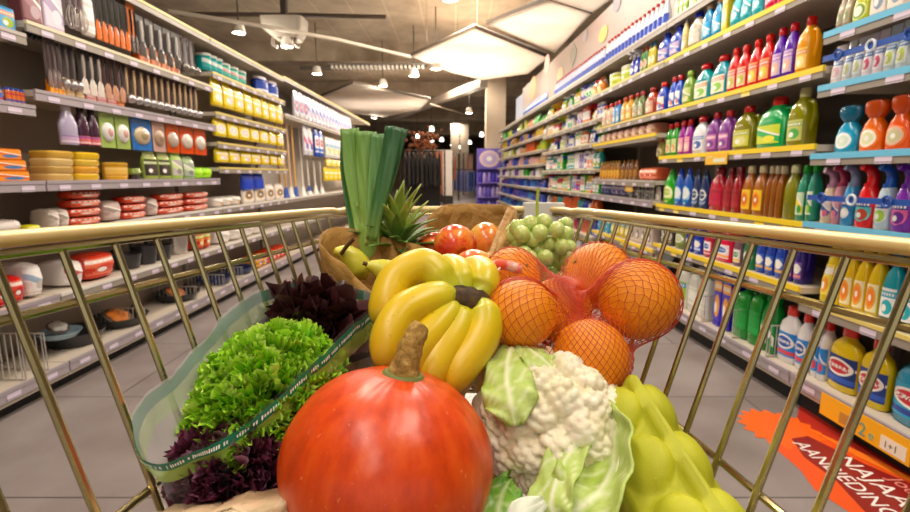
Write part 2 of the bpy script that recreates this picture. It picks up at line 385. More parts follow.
q = S3([(0, .031, .027), (.006, .034, .03), (.115, .033, .029), (.15, .022, .02), (.185, .014, .014), (.2, .012, .012)], 2.4)
defk('slim_sprayer', {'body': lofted(q, 14), 'cap': lofted([(.198, .0135, .0135), (.203, .015, .015), (.224, .012, .012)], 10), 'label': front_label(q, .008, .1, 88)}, .068, .06, .224)
q = S3([(0, .06, .038), (.006, .065, .043), (.13, .066, .044), (.17, .055, .04), (.2, .026, .025), (.215, .019, .019)], 3.6)
defk('cleaner_jug', {'body': lofted(q), 'handle': (lambda m: m.tube(cr([(.03, 0, .188), (.066, 0, .182), (.078, 0, .13), (.058, 0, .07)], 5), .0105, 8))(MB()), 'cap': lofted([(.212, .022, .022), (.216, .0235, .0235), (.247, .0225, .0225), (.252, .018, .018)], 18), 'label': front_label(q, .025, .115, 46)}, .14, .088, .252)
q = S3([(0, .040, .032), (.006, .044, .036), (.165, .044, .036), (.2, .036, .030), (.222, .02, .02), (.238, .017, .017)], 2.6)
def ribcap():
    mb = MB(); mb.loft([(.234, .021, .021), (.24, .022, .022), (.262, .0205, .0205), (.27, .021, .021), (.279, .016, .016)], 12); return mb
defk('bleach_bottle', {'body': lofted(q), 'cap': ribcap(), 'label': front_label(q, .03, .15, 70)}, .088, .072, .279)
q = S3([(0, .03, .02), (.005, .034, .023), (.06, .031, .022), (.13, .033, .022), (.168, .022, .017), (.19, .012, .012)], 2.4)
defk('dish_soap_bottle', {'body': lofted(q), 'cap': lofted([(.188, .0135, .0135), (.202, .0135, .0135), (.207, .008, .008), (.226, .006, .006)], 12), 'label': front_label(q, .015, .12, 58, True)}, .068, .046, .226)
q = S3([(0, .036, .026), (.006, .04, .029), (.08, .039, .028), (.125, .03, .024), (.142, .02, .02)], 2.4)
def duck():
    mb = MB(); mb.loft([(.138, .0215, .0215), (.152, .0215, .0215)], 14); mb.tube(cr([(0, .004, .15), (0, .004, .178), (0, -.012, .2), (0, -.04, .208)], 4), [.018, .018, .018, .018, .018, .0175, .017, .016, .015, .014, .013, .012, .012], 10); return mb
defk('toilet_cleaner_bottle', {'body': lofted(q), 'spout': duck(), 'label': front_label(q, .02, .095, 54, True)}, .08, .058, .226)
q = S3([(0, .036, .028), (.006, .041, .031), (.07, .040, .030), (.1, .032, .026), (.118, .02, .02), (.124, .019, .019)], 2.4)
defk('round_cap_bottle', {'body': lofted(q, 24), 'cap': lofted([(.12, .021, .021), (.128, .026, .025), (.142, .036, .031), (.165, .039, .033), (.178, .035, .03), (.184, .022, .02)], 20), 'label': front_label(q, .012, .085, 56, True)}, .082, .066, .184)
q = [(0, .045, .026, 0, 0, 3), (.008, .054, .031, 0, 0, 3), (.08, .056, .027, 0, 0, 2.6), (.15, .056, .011, 0, 0, 2.2), (.172, .056, .003, 0, 0, 2), (.195, .056, .0015, 0, 0, 2)]
defk('refill_pouch', {'body': lofted(q, 24), 'label': front_label(q, .03, .125, 52)}, .112, .062, .195)
q = S3([(0, .07, .05), (.01, .076, .055), (.19, .076, .055), (.225, .06, .045), (.24, .024, .024), (.25, .02, .02)], 4.5)
defk('jerrycan', {'body': lofted(q, 24), 'handle': (lambda m: m.tube(cr([(.035, 0, .23), (.066, 0, .236), (.078, 0, .195), (.07, 0, .15)], 5), .011, 8))(MB()), 'cap': lofted([(.248, .023, .023), (.272, .022, .022), (.275, .018, .018)], 18), 'label': front_label(q, .05, .16, 48)}, .152, .11, .275)
q = [(0, .03, .03), (.003, .032, .032), (.19, .032, .032), (.2, .028, .028)]
defk('aerosol_can', {'body': lofted(q), 'cap': lofted([(.2, .029, .029), (.235, .027, .027), (.24, .02, .02)], 16), 'label': front_label(q, .02, .17, 80)}, .064, .064, .24)
q = [(0, .045, .045), (.004, .05, .05), (.095, .054, .054), (.1, .054, .054)]
defk('storage_tub', {'body': lofted(q, 24), 'lid': lofted([(.1, .057, .057), (.113, .057, .057), (.117, .052, .052)], 24), 'label': front_label(q, .02, .085, 80)}, .114, .114, .117)
q = [(0, .058, .033, 0, 0, 9), (.002, .06, .035, 0, 0, 9), (.198, .06, .035, 0, 0, 9), (.2, .058, .033, 0, 0, 9)]
defk('carton_box', {'body': lofted(q, 32), 'label': front_label(q, .02, .18, 44.6)}, .12, .07, .2)
q = [(0, .03, .02, 0, 0, 3), (.006, .07, .045, 0, 0, 3), (.03, .078, .05, 0, 0, 3.5), (.054, .07, .045, 0, 0, 3), (.06, .03, .02, 0, 0, 3)]
defk('soft_pack', {'body': lofted(q, 28), 'label': front_label(q, .012, .05, 60)}, .156, .1, .06)
# hanging things: card hook on top
def hookcard(w=.034, z0=.02, z1=.31):
    mb = MB(); mb.box(-w, w, .0055, .0075, z0, z1); return mb
defk('kitchen_spatula', {'body': (lambda m: m.tube([(0, -.004, .11), (0, -.006, .19), (0, -.004, .27)], [.006, .008, .007], 8))(MB()), 'card': hookcard(), 'blade': (lambda m: m.loft([(0, .03, .0015, 0, -.004, 4), (.07, .033, .002, 0, -.004, 4), (.1, .02, .003, 0, -.004, 3), (.118, .006, .004, 0, -.004)], 16))(MB())}, .07, .03, .31)
defk('soup_ladle', {'body': (lambda m: m.tube([(0, -.004, .07), (0, -.006, .19), (0, -.004, .28)], [.004, .0075, .007], 8))(MB()), 'card': hookcard(), 'bowl': (lambda m: m.ball((0, -.022, .04), (.036, .024, .036), 16, 10))(MB())}, .074, .06, .31)
def whisk():
    mb = MB()
    for k in range(5):
        a = math.pi*k/5; c, s = math.cos(a), math.sin(a); mb.tube(crc([(0, -.03, .13), (.028*c, -.03+.028*s, .07), (.018*c, -.03+.018*s, .015), (0, -.03, 0), (-.018*c, -.03-.018*s, .015), (-.028*c, -.03-.028*s, .07)], 3), .0013, 4, closed=True)
    return mb
defk('whisk', {'body': (lambda m: m.tube([(0, -.03, .12), (0, -.03, .2), (0, -.03, .27)], [.007, .009, .008], 8))(MB()), 'card': hookcard(), 'wire_head': whisk()}, .07, .06, .31)
defk('blister_pack', {'body': (lambda m: m.loft([(0, .052, .0015, 0, 0, 8), (.17, .052, .0015, 0, 0, 8)], 24))(MB()), 'blister': (lambda m: m.ball((0, -.002, .075), (.042, .022, .046), 20, 10))(MB()), 'disc': (lambda m: m.ball((0, -.016, .075), (.022, .012, .024), 16, 8))(MB())}, .104, .04, .17)
defk('hanging_pack', {'body': (lambda m: m.loft([(0, .05, .012, 0, 0, 4), (.01, .056, .02, 0, 0, 4), (.13, .056, .016, 0, 0, 4), (.15, .05, .003, 0, 0, 4), (.175, .05, .0015, 0, 0, 4)], 20))(MB()), 'label': front_label([(0, .05, .012, 0, 0, 4), (.01, .056, .02, 0, 0, 4), (.13, .056, .016, 0, 0, 4), (.15, .05, .003, 0, 0, 4)], .025, .125, 56)}, .112, .042, .175)
defk('flask', {'body': lofted([(0, .034, .034), (.005, .037, .037), (.12, .037, .037), (.17, .026, .026), (.2, .018, .018)], 20), 'cap': lofted([(.2, .02, .02), (.235, .02, .02), (.24, .016, .016)], 16), 'label': front_label([(0, .034, .034), (.005, .037, .037), (.12, .037, .037)], .01, .06, 85)}, .074, .074, .24)
def cloth_stack():
    return lofted([(0, .1, .06, 0, 0, 5), (.012, .105, .065, 0, 0, 5), (.028, .105, .065, 0, 0, 5), (.036, .098, .058, 0, 0, 5)], 28)
defk('folded_cloth', {'body': cloth_stack()}, .21, .13, .036)
defk('scrub_brush', {'body': lofted([(.018, .07, .024, 0, 0, 3), (.024, .078, .03, 0, 0, 3), (.04, .07, .024, 0, 0, 3)], 20), 'bristles': lofted([(0, .072, .027, 0, 0, 4), (.02, .066, .023, 0, 0, 4)], 20)}, .156, .06, .04)
def clear_fn(): pass
PARTKEY = {'cap': 1, 'trigger': 1, 'spout': 1, 'lid': 1, 'handle': 0, 'label': 2, 'card': 2, 'blade': 1, 'bowl': 1, 'wire_head': 1, 'blister': 1, 'disc': 2, 'bristles': 1}
CATS = {'slim_sprayer': 'spray bottle', 'detergent_bottle': 'bottle', 'spray_bottle': 'spray bottle', 'cleaner_jug': 'jug', 'bleach_bottle': 'bottle', 'dish_soap_bottle': 'bottle', 'toilet_cleaner_bottle': 'bottle', 'round_cap_bottle': 'bottle', 'refill_pouch': 'pouch', 'jerrycan': 'canister', 'aerosol_can': 'can', 'storage_tub': 'tub', 'carton_box': 'box', 'soft_pack': 'pack', 'kitchen_spatula': 'spatula', 'soup_ladle': 'ladle', 'whisk': 'whisk', 'blister_pack': 'pack', 'hanging_pack': 'pack', 'flask': 'flask', 'folded_cloth': 'cloth', 'scrub_brush': 'brush'}
PL = {}
def plastic(c):
    import colorsys
    tr_ = c.startswith('~'); c = c.lstrip('~'); h, s, v = colorsys.rgb_to_hsv(*(int(c[i:i+2], 16)/255 for i in (0, 2, 4)))
    k = colorsys.hsv_to_rgb(h, min(1, s*1.18), v*(.93 if s > .25 else .97)); c = '%02x%02x%02x' % tuple(int(x*255) for x in k)
    if tr_: return mat(c, .12, trans=.35, coat=.3)
    return mat(c, .22, coat=.25)
def product(kind, name, loc, rotz, w, h, d, cols, label, group, parts=True, hang=False, cat=None):
    """cols: (body, cap, label material)"""
    ms, w0, d0, h0 = K[kind]; sx, sy, sz = w/w0, d/d0, h/h0
    metal = kind in ('soup_ladle', 'whisk')
    loc = Vector(loc)+Vector((0, 0, .0012))
    r = ob(name, ms['body'], plastic(cols[0]), None, loc, label, cat or CATS[kind], group); r.rotation_euler = (0, 0, rotz); r.scale = (sx, sy, sz)
    if parts:
        for p, me in ms.items():
            if p == 'body': continue
            c = cols[PARTKEY[p]]
            if c is None: continue
            m = c if isinstance(c, bpy.types.Material) else (mat(c, .3, .8) if p in ('bowl', 'wire_head') else plastic(c))
            ob(p, me, m, r)
    return r
def row(side, z, spec, where, dep=.03, hang=False, rows=1):
    """spec entries: (px start, px end, count, kind, height, cols, description[, object name, depth]) measured on the shelf front"""
    if hang: dep = max(dep, .007)
    for e in spec:
        pa, pb, n, kind, h, cols, desc = e[:7]; name = e[7] if len(e) > 7 and e[7] else kind; d = e[8] if len(e) > 8 else None
        ms, w0, d0, h0 = K[kind]
        zz = z+(h*.5)
        ya, yb = sorted((ypx(side, pa, zz, dep+.03), ypx(side, pb, zz, dep+.03)))
        for A_, B_, D_, ZS in BAYS[side]:
            if A_ <= (ya+yb)/2 < B_:
                ya, yb = max(ya, A_+.004), min(yb, B_-.008); up = [q for q in ZS if q > z+.03]
                if up: h = min(h, (up[0]-.033-z)/1.016)
        w = (yb-ya)/n
        dd = d or min(max(d0*(h/h0), w*.5), .16)
        if kind in ('kitchen_spatula', 'soup_ladle', 'whisk', 'blister_pack', 'hanging_pack'): dd = d or d0
        for k in range(rows):
            for i in range(n):
                y = ya+w*(i+.5); p = W(side, y, dep+dd/2+k*(dd+.008), z)
                if n > 1: lab = f"{desc}, {ORD[i]} from near end, {where}"
                else: lab = f"{desc}, {where}"
                if k: lab = f"{desc}, {ORD[i]} along, back row, {where}"
                if len(lab.split()) > 16: print('LONG', len(lab.split()), lab)
                product(kind, name, p, ROT[side]+random.uniform(-.035, .035), w*(.93 if not hang else .91), h*random.uniform(.985, 1.015), dd, cols, lab, f"{desc} {where}" if n > 1 else None)
# ---------------------------------------------------------------- cleaning products
L = labelmat
wh = 'f2f0ea'
# --- blue-edged bay
row('R', .16, [
 (893, 960, 1, 'bleach_bottle', .29, ('1fa0c8', 'e8483c', L('1fa0c8', 'c7263c', '1c3f9a', 0)), 'turquoise bleach bottle with red cap'),
 (862, 893, 1, 'bleach_bottle', .275, ('f2d81c', 'e8483c', L('1f3f8a', 'c7263c', '2f5cc0', 0)), 'yellow bleach bottle half behind cart wire'),
 (831, 862, 1, 'bleach_bottle', .275, ('f2d81c', 'e8483c', L('1c3a80', 'c7263c', '2f5cc0', 0)), 'yellow bleach bottle with navy label'),
], "on blue-edged bay's base deck", dep=.05)
row('R', .16, [
 (781, 800, 1, 'bleach_bottle', .27, ('f0f0f2', 'e8584c', L('1f86d8', '2458b8', 'd84a5a', 0)), 'white bleach bottle with blue label'),
 (800, 817, 1, 'bleach_bottle', .27, ('f0f0f2', 'e8584c', L('2a90e0', '2458b8', 'd84a5a', 0)), 'second white bleach bottle with blue label'),
 (817, 831, 2, 'bleach_bottle', .265, ('f0f0f2', 'e8584c', L('2a90e0', '3f9ae4', 'd84a5a', 2)), 'slim blue-white bleach bottle'),
], "between green jugs and yellow bleach", dep=.05)
row('R', .5, [
 (826, 846, 2, 'refill_pouch', .27, ('f0d83a', wh, L('f3dc58', 'f2f0ea', 'f09a2a', 1)), 'yellow pouch with orange picture'),
 (846, 886, 3, 'detergent_bottle', .27, ('f4d21e', 'f0cf20', L('f5e9b8', 'f0a030', 'f08020', 3)), 'yellow cleaner bottle with orange band'),
 (886, 925, 2, 'detergent_bottle', .27, ('2aa7b8', '1c9cb0', L('f0f0f0', '2aa7c8', '28b0c0', 1)), 'teal cleaner bottle with white label'),
], "on gold-edged shelf above bleach", dep=.04)
row('R', .85, [
 (812, 826, 1, 'detergent_bottle', .25, ('3f9a86', '2aa840', L('d8e8d0', '2a9a48', '9ad04a', 2)), 'sea-green cleaner bottle with green cap'),
 (826, 838, 1, 'toilet_cleaner_bottle', .24, ('d8c8b0', 'b890a8', L('e8d8e0', '2a4fa0', 'd86a8a', 2)), 'beige toilet cleaner bottle'),
 (838, 846, 1, 'toilet_cleaner_bottle', .25, ('e0a0ae', 'c0506c', L('f0a8b8', '2a4fa0', 'e87a92', 2)), 'pale pink toilet cleaner bottle'),
 (846, 860, 1, 'toilet_cleaner_bottle', .25, ('4aa4d8', '8a9ab8', L('2a84c8', '1f3f98', 'f2f0ea', 1)), 'blue toilet cleaner bottle with grey spout'),
 (860, 880, 1, 'toilet_cleaner_bottle', .255, ('f0343a', 'f02a30', L('60c8c8', '1f3f98', 'c84a30', 1)), 'bright red toilet cleaner bottle'),
 (880, 897, 1, 'toilet_cleaner_bottle', .255, ('c8dce6', '3a78d0', L('e6efe8', '1f3f98', 'a4d048', 1)), 'white toilet cleaner bottle with blue spout'),
 (897, 918, 1, 'toilet_cleaner_bottle', .255, ('8a3fb4', '7434a8', L('f06aa8', '1f3f98', '6c2a98', 1)), 'purple toilet cleaner bottle with pink label'),
], "on lower blue-edged shelf", dep=.0)
row('R', 1.135, [
 (838, 862, 1, 'round_cap_bottle', .185, ('18a6d0', '117a9c', L('18a6d0', 'f4f4f0', 'd8e8d8', 3)), 'turquoise round-cap bottle'),
 (863, 887, 1, 'round_cap_bottle', .195, ('f47a14', 'e8600c', L('f47a14', 'f6f0e0', 'e0e0b0', 3)), 'orange round-cap bottle'),
 (889, 915, 1, 'round_cap_bottle', .195, ('ec6a20', 'd85a18', L('e86a20', 'd8b8a0', 'c8c090', 3)), 'second orange round-cap bottle'),
], "on middle blue-edged shelf", dep=.01)
row('R', 1.135, [
 (812, 838, 2, 'cleaner_jug', .26, ('~b5ae2a', 'd6cfae', L('c2bf6a', '8a9a60', '3f9a40', 1)), 'tall olive-yellow cleaner jug'),
], "beside the turquoise round-cap bottle", dep=.2)
row('R', 1.41, [
 (831, 848, 1, 'refill_pouch', .155, ('efe4e2', wh, L('f0e8ea', '2a78c8', 'f0c0c8', 1)), 'white refill pack with pink side'),
 (848, 868, 2, 'refill_pouch', .16, ('d8dee0', wh, L('e6eaea', '2a78c8', 'd6dca0', 1)), 'white refill pack with blue header'),
 (868, 890, 2, 'refill_pouch', .165, ('e6dde4', wh, L('eee6ea', '2a78c8', 'e05a80', 1)), 'white refill pack with red-pink picture'),
 (890, 915, 2, 'refill_pouch', .17, ('cfdbe0', wh, L('e8eee0', '3a88d0', 'c8d860', 1)), 'white refill pack with lime picture'),
], "on third blue-edged shelf", dep=.0)
row('R', 1.62, [
 (836, 856, 2, 'refill_pouch', .16, ('a89a88', wh, L('b8a890', 'd0c4a0', '8a9a60', 1)), 'beige refill pouch'),
 (858, 876, 1, 'toilet_cleaner_bottle', .19, ('cfd83a', 'c8c020', L('e0e890', '7aa030', 'f0f0e0', 3)), 'lime toilet cleaner bottle'),
 (878, 915, 2, 'carton_box', .17, ('e2d8d0', wh, L('e8dcd0', 'b0907a', '8a9ab0', 1)), 'pale carton box'),
], "on highest blue-edged shelf", dep=.0)
# --- yellow-edged bay
row('R', .16, [
 (677, 690, 1, 'jerrycan', .3, ('ecece4', 'f2f2ee', L('9ac83a', '3f9ad0', '6aa828', 1)), 'white canister with green label'),
 (691, 712, 2, 'jerrycan', .3, ('e2e2da', 'f2f2ee', L('e8e8e0', 'd8d8cc', 'd8d8cc', 4)), 'plain white canister'),
 (718, 735, 2, 'carton_box', .33, ('4434b8', wh, L('4a3ac4', 'e8a020', 'e8a020', 1)), 'violet-blue detergent carton'),
 (736, 752, 1, 'jerrycan', .3, ('18983c', '20a048', L('1a9a3e', '20a84a', '169038', 4)), 'green canister'),
 (752, 764, 1, 'jerrycan', .31, ('179238', '20a048', L('1a9a3e', '20a84a', '169038', 4)), 'second green canister'),
 (765, 780, 2, 'detergent_bottle', .3, ('15893a', '1a9a44', L('1c9a48', 'f0f0e0', '168a3a', 2)), 'tall green detergent bottle'),
], "on yellow-edged bay's base deck", dep=.05)
row('R', .16, [(662, 675, 2, 'spray_bottle', .3, ('2a9ab8', 'e8eef0', L('2aa0c0', 'f0f0f0', '1a7aa0', 2)), 'teal spray bottle')], "beside the white canisters", dep=.1)
row('R', .555, [
 (660, 676, 3, 'dish_soap_bottle', .2, ('4a4038', '302a26', L('5a5048', '8a8070', 'a09080', 0)), 'dark brown polish bottle'),
 (677, 688, 1, 'dish_soap_bottle', .2, ('7a8a4a', 'a0a850', L('8a9a5a', 'c0c890', '70803a', 0)), 'moss-green polish bottle'),
 (689, 706, 2, 'cleaner_jug', .2, ('1c3fb0', '1a2f90', L('2a5ac8', 'f0f0f0', 'd0d8f0', 0)), 'royal blue cleaner jug'),
 (707, 716, 1, 'cleaner_jug', .21, ('c83058', 'd83a48', L('f0e0e6', '2a60c0', 'c83058', 0)), 'crimson cleaner jug'),
 (717, 736, 1, 'cleaner_jug', .215, ('e81c54', 'f02a50', L('ecd6e6', '2a6ac8', 'f0a040', 0)), 'hot-pink cleaner jug'),
 (737, 746, 1, 'cleaner_jug', .2, ('7a5a68', 'c84a48', L('e0d8d0', '3a8a6a', 'f0c060', 0)), 'mauve cleaner jug'),
 (747, 759, 1, 'cleaner_jug', .22, ('18804a', '1a9050', L('208a54', 'd8e8d8', '18704a', 0)), 'dark green cleaner jug'),
 (760, 790, 3, 'cleaner_jug', .22, ('2a54b8', '2a78d0', L('3a68c8', 'f2f0ea', 'e0b060', 0)), 'blue cleaner jug with white label'),
 (790, 808, 2, 'cleaner_jug', .22, ('3a2a80', '4a3a98', L('7a4ab0', 'f2f0ea', 'e08a8a', 0)), 'indigo cleaner jug'),
], "on lowest yellow-edged shelf", dep=.03)
row('R', .843, [
 (659, 663, 1, 'dish_soap_bottle', .24, ('c8b8b0', 'd8d0c8', L('d8d0c8', 'b0a098', '907870', 0)), 'clear pale dish soap bottle'),
 (664, 676, 1, 'dish_soap_bottle', .25, ('1fa824', '18901e', L('e0ea90', 'b8d830', '58b020', 0)), 'green dish soap bottle'),
 (677, 694, 2, 'dish_soap_bottle', .25, ('1560b8', '1a50c8', L('9ac8e8', 'd8e8f0', '2a80c8', 0)), 'blue dish soap bottle'),
 (695, 711, 2, 'dish_soap_bottle', .24, ('1c3460', '182a50', L('3a5488', '2a4470', '8aa0c0', 0)), 'dark navy dish soap bottle'),
 (712, 726, 1, 'detergent_bottle', .25, ('b8143a', '98102a', L('b81a40', 'c02a4a', 'a01434', 4)), 'crimson cleaner bottle'),
 (727, 744, 2, 'detergent_bottle', .25, ('9c1c2a', '7a1420', L('a02430', 'b03038', '8a1824', 4)), 'dark red cleaner bottle'),
 (745, 768, 2, 'detergent_bottle', .255, ('~c87a12', 'd8c8a0', L('f2c428', 'f0a020', 'd86a10', 3)), 'amber soap bottle with yellow label'),
 (769, 786, 3, 'detergent_bottle', .25, ('~b8700e', 'cabfa4', None), 'plain amber soap bottle'),
 (787, 801, 1, 'detergent_bottle', .25, ('~9a9a1c', 'd8d4a8', None), 'olive soap bottle'),
 (801, 810, 1, 'detergent_bottle', .25, ('3f9a80', '2a9a3a', L('c8e0c0', 'f2d83a', '2a9a40', 2)), 'jade cleaner bottle'),
], "on second yellow-edged shelf", dep=.02)
row('R', 1.178, [
 (659, 666, 1, 'dish_soap_bottle', .2, ('a8a04a', 'd83a28', L('d8d0a0', 'c8b060', 'a08a40', 1)), 'khaki cleaner bottle with red cap'),
 (666, 680, 2, 'detergent_bottle', .225, ('1f9a22', 'd8202a', L('d8e0a8', '9ac83a', 'e89a5a', 1)), 'green floor cleaner bottle with red cap'),
 (681, 694, 2, 'detergent_bottle', .225, ('9a1f96', 'd8202a', L('f0a8b8', 'e06a90', 'f0d0c0', 1)), 'magenta floor cleaner bottle with red cap'),
 (695, 708, 1, 'detergent_bottle', .23, ('dfe0e4', 'd8303a', L('e6e6ea', '5a8ac8', '3a68b8', 1)), 'white floor cleaner bottle with red cap'),
 (709, 734, 2, 'cleaner_jug', .235, ('8a4a9a', 'd8283a', L('b86ab0', 'e8a8c8', '7a3a98', 1)), 'purple floor cleaner jug with red cap'),
 (735, 756, 1, 'cleaner_jug', .24, ('~a09a1a', 'd82a2a', L('c8c84a', 'a8b030', 'd8d890', 1)), 'olive cleaner jug with red cap'),
 (757, 790, 1, 'cleaner_jug', .25, ('18a860', 'e02a2a', L('c8d83a', '28b060', 'e8e040', 2)), 'emerald cleaner jug with red cap'),
 (790, 811, 1, 'cleaner_jug', .26, ('~aaa81e', 'd8d4a0', L('c0c46a', '9ab060', '4aa848', 1)), 'pale olive cleaner jug'),
], "on third yellow-edged shelf", dep=.02)
row('R', 1.497, [
 (659, 668, 1, 'detergent_bottle', .215, ('1a4fc0', 'd83028', L('f0e0d8', 'e05a3a', '2a70d0', 2)), 'blue bottle with red cap'),
 (669, 684, 2, 'detergent_bottle', .22, ('1a5fd0', 'c82a30', L('f0f0f0', '2a70d8', 'e8783a', 2)), 'bright blue bottle with red cap'),
 (685, 695, 1, 'detergent_bottle', .22, ('7aa030', '9ab848', L('b8c878', '7aa038', 'e0d8a0', 2)), 'leaf-green bottle'),
 (696, 712, 1, 'detergent_bottle', .23, ('10a0a8', 'd8202a', L('f0ead8', 'e88a4a', '8ac848', 1)), 'teal bottle with red cap'),
 (713, 730, 1, 'detergent_bottle', .235, ('0f9ab0', 'd8202a', L('f0ead8', 'e8784a', '8ac848', 1)), 'second teal bottle with red cap'),
 (731, 751, 2, 'detergent_bottle', .24, ('e01a1c', 'e42a20', L('e8c0a0', 'e84a3a', 'b8c048', 1)), 'red bottle with pale label'),
 (752, 775, 2, 'detergent_bottle', .24, ('e21818', 'e82a1c', L('f0a060', 'e84a2a', 'd8d048', 1)), 'glossy red bottle'),
 (776, 799, 2, 'detergent_bottle', .245, ('6a1fb0', 'd01f3a', L('c8b0d8', 'a86ac0', 'e8b8a0', 1)), 'violet bottle with red cap'),
 (800, 814, 1, 'cleaner_jug', .25, ('f0a818', 'd82a20', L('f4c860', 'e8882a', 'f0e0a0', 1)), 'golden jug with red cap'),
], "on fourth yellow-edged shelf", dep=.02)
row('R', 1.84, [
 (660, 684, 2, 'cleaner_jug', .2, ('4a6ac8', '2244c8', L('c0a8d0', '3a68d0', 'e0c0d8', 2)), 'blue laundry jug'),
 (685, 690, 1, 'dish_soap_bottle', .2, ('d8c87a', 'e8e0c8', L('e8d89a', 'c8b060', 'f0f0e0', 1)), 'cream cleaner bottle'),
 (691, 704, 1, 'detergent_bottle', .22, ('c0b8a8', '1a3fd0', L('d8d4c8', 'a8a890', 'e0c8c0', 1)), 'pale bottle with blue cap'),
 (705, 726, 2, 'detergent_bottle', .22, ('1a9ad0', 'f0c8a8', L('2aa8dc', '8ad0ec', 'c8e8f4', 2)), 'sky-blue bottle with peach cap'),
 (727, 733, 1, 'carton_box', .24, ('e8d020', wh, L('ecd83a', 'c8b020', 'f0f0d0', 1)), 'slim yellow carton'),
 (734, 768, 3, 'refill_pouch', .24, ('14b0c0', wh, L('30bcc8', '0f98b0', 'b8e4e4', 2)), 'turquoise refill pouch'),
 (769, 795, 2, 'refill_pouch', .2, ('d8245a', wh, L('e8487a', 'c81a4a', 'f0d0d8', 2)), 'raspberry refill pouch'),
 (796, 816, 2, 'refill_pouch', .2, ('c81c34', wh, L('e0a0a0', 'c02a3a', 'e8c8c0', 2)), 'red refill pouch'),
], "on fifth yellow-edged shelf", dep=.0)
# price card clipped to the third yellow edge, offer card on the base deck
def shelf_card(name, label, px, z, w, h, m, bits, dep=-.017, tilt=0):
    y = ypx('R', px, z); o = ob(name, (lambda q: q.box(-w/2, w/2, -.0015, .0015, -h/2, h/2))(MB()), m, None, W('R', y, dep, z), label, 'card')
    o.rotation_euler = (tilt, 0, ROT['R'])
    for nm, x, zz, ww, hh, c in bits:
        ob(nm, (lambda q: q.box(x-ww/2, x+ww/2, -.0025, -.0014, zz-hh/2, zz+hh/2))(MB()), mat(c, .5), o)
    return o
shelf_card('price_card', 'orange-yellow price card hanging from the third yellow shelf edge', 719, 1.14, .22, .062, mat('f0b828', .45), [('printed_field', .035, -.008, .12, .022, 'd8dcc0'), ('printed_field', -.06, .012, .06, .012, 'e8d080')])
oc = shelf_card('offer_card', 'yellow offer card on the base edge above the floor decal', 866, .112, .40, .092, mat('f6b312', .45), [('printed_field', .135, -.012, .1, .05, 'efe6d2'), ('printed_field', -.075, -.012, .05, .045, 'c08a3a')], dep=-.018)
for s_, x, zz, sz, c in (('2', -.01, -.034, .07, '4aa89a'), ('e', .035, -.03, .05, '58b0a0'), ('1+1', .098, -.026, .036, '2a2420')):
    me = text_mesh(s_, sz); o = ob('lettering', me, mat(c, .5), oc); o.location = (x, -.0024, zz); o.rotation_euler = (math.pi/2, 0, 0)
# lettering on the bleach labels
def on_label(o, s_, size, z, dy, x=0):
    me = text_mesh(s_, size, None, .0002, .25); t = ob('lettering', me, mat('f4f2ee', .4), o); wid = max(v.co.x for v in me.vertices)
    t.location = (x-wid/2, dy, z); t.rotation_euler = (math.pi/2, 0, 0)
for o in [o for o in bpy.data.objects if o.name.startswith('bleach_bottle') and o.parent is None and 'slim' not in o['label']]:
    on_label(o, 'Glorix', .024, .094, -.0375)

# --- third bay
row('R', .16, [
 (600, 612, 3, 'jerrycan', .3, ('d8c83a', 'f0f0e8', L('e0d048', 'f0f0e0', 'b8a020', 1)), 'yellow canister'),
 (613, 634, 4, 'jerrycan', .3, ('e8e6e6', 'd04a5a', L('e4e0e8', 'd8a0b0', '6a8ac8', 1)), 'white canister with red cap'),
 (635, 656, 4, 'spray_bottle', .31, ('e6e4e6', 'd8384a', L('d8dce8', '4a7ac0', 'e8a0a8', 1)), 'white spray bottle with red trigger'),
], "on third cleaning bay's deck", dep=.1)
row('R', .5, [
 (598, 612, 3, 'refill_pouch', .2, ('3a9ac0', wh, L('4aa8c8', 'f0e040', '2a80b0', 1)), 'blue-yellow cleaning cloth pouch'),
 (613, 632, 4, 'refill_pouch', .2, ('c8b040', wh, L('d8c858', '2a90b8', 'e8e0a0', 1)), 'yellow-blue cleaning cloth pouch'),
 (633, 656, 4, 'carton_box', .2, ('c0b0a8', wh, L('d0c4b8', 'b09a90', '8a7870', 1)), 'grey-beige steel wool box'),
], "on third bay's lower shelf", dep=.03)
row('R', .86, [
 (597, 612, 3, 'soft_pack', .1, ('3a58b8', wh, L('6a7ad0', 'c8d0f0', '2a48a8', 1)), 'blue bargain tissue pack'),
 (613, 627, 3, 'soft_pack', .1, ('8a86c8', wh, L('a8a4d8', 'd8d8f0', '5a58b0', 1)), 'lilac bargain tissue pack'),
 (628, 656, 3, 'soft_pack', .085, ('5a6a78', wh, L('7a8898', 'b8c0c8', '4a5868', 1)), 'slate bargain sponge pack'),
], "in third bay's bargain tray", dep=.05)
row('R', 1.007, [
 (596, 622, 7, 'dish_soap_bottle', .17, ('~c88a18', 'd8a838', L('d8a030', 'c88a20', 'e0b850', 4)), 'amber dish soap bottle'),
 (623, 640, 4, 'dish_soap_bottle', .17, ('~8a5a18', 'a06a20', L('9a6820', '8a5a18', 'b08038', 4)), 'brown dish soap bottle'),
 (641, 657, 3, 'soft_pack', .1, ('e87a5a', wh, L('f0a080', 'f0d0c0', 'd85a4a', 1)), 'salmon sponge pack'),
], "on third bay's grey shelf", dep=.03)
row('R', 1.345, [(598, 656, 8, 'soft_pack', .1, ('d89a80', wh, L('e0b8a0', 'd87a6a', 'f0d8b8', 1)), 'peach scouring pad pack')], "on third bay's short yellow shelf", dep=.02)
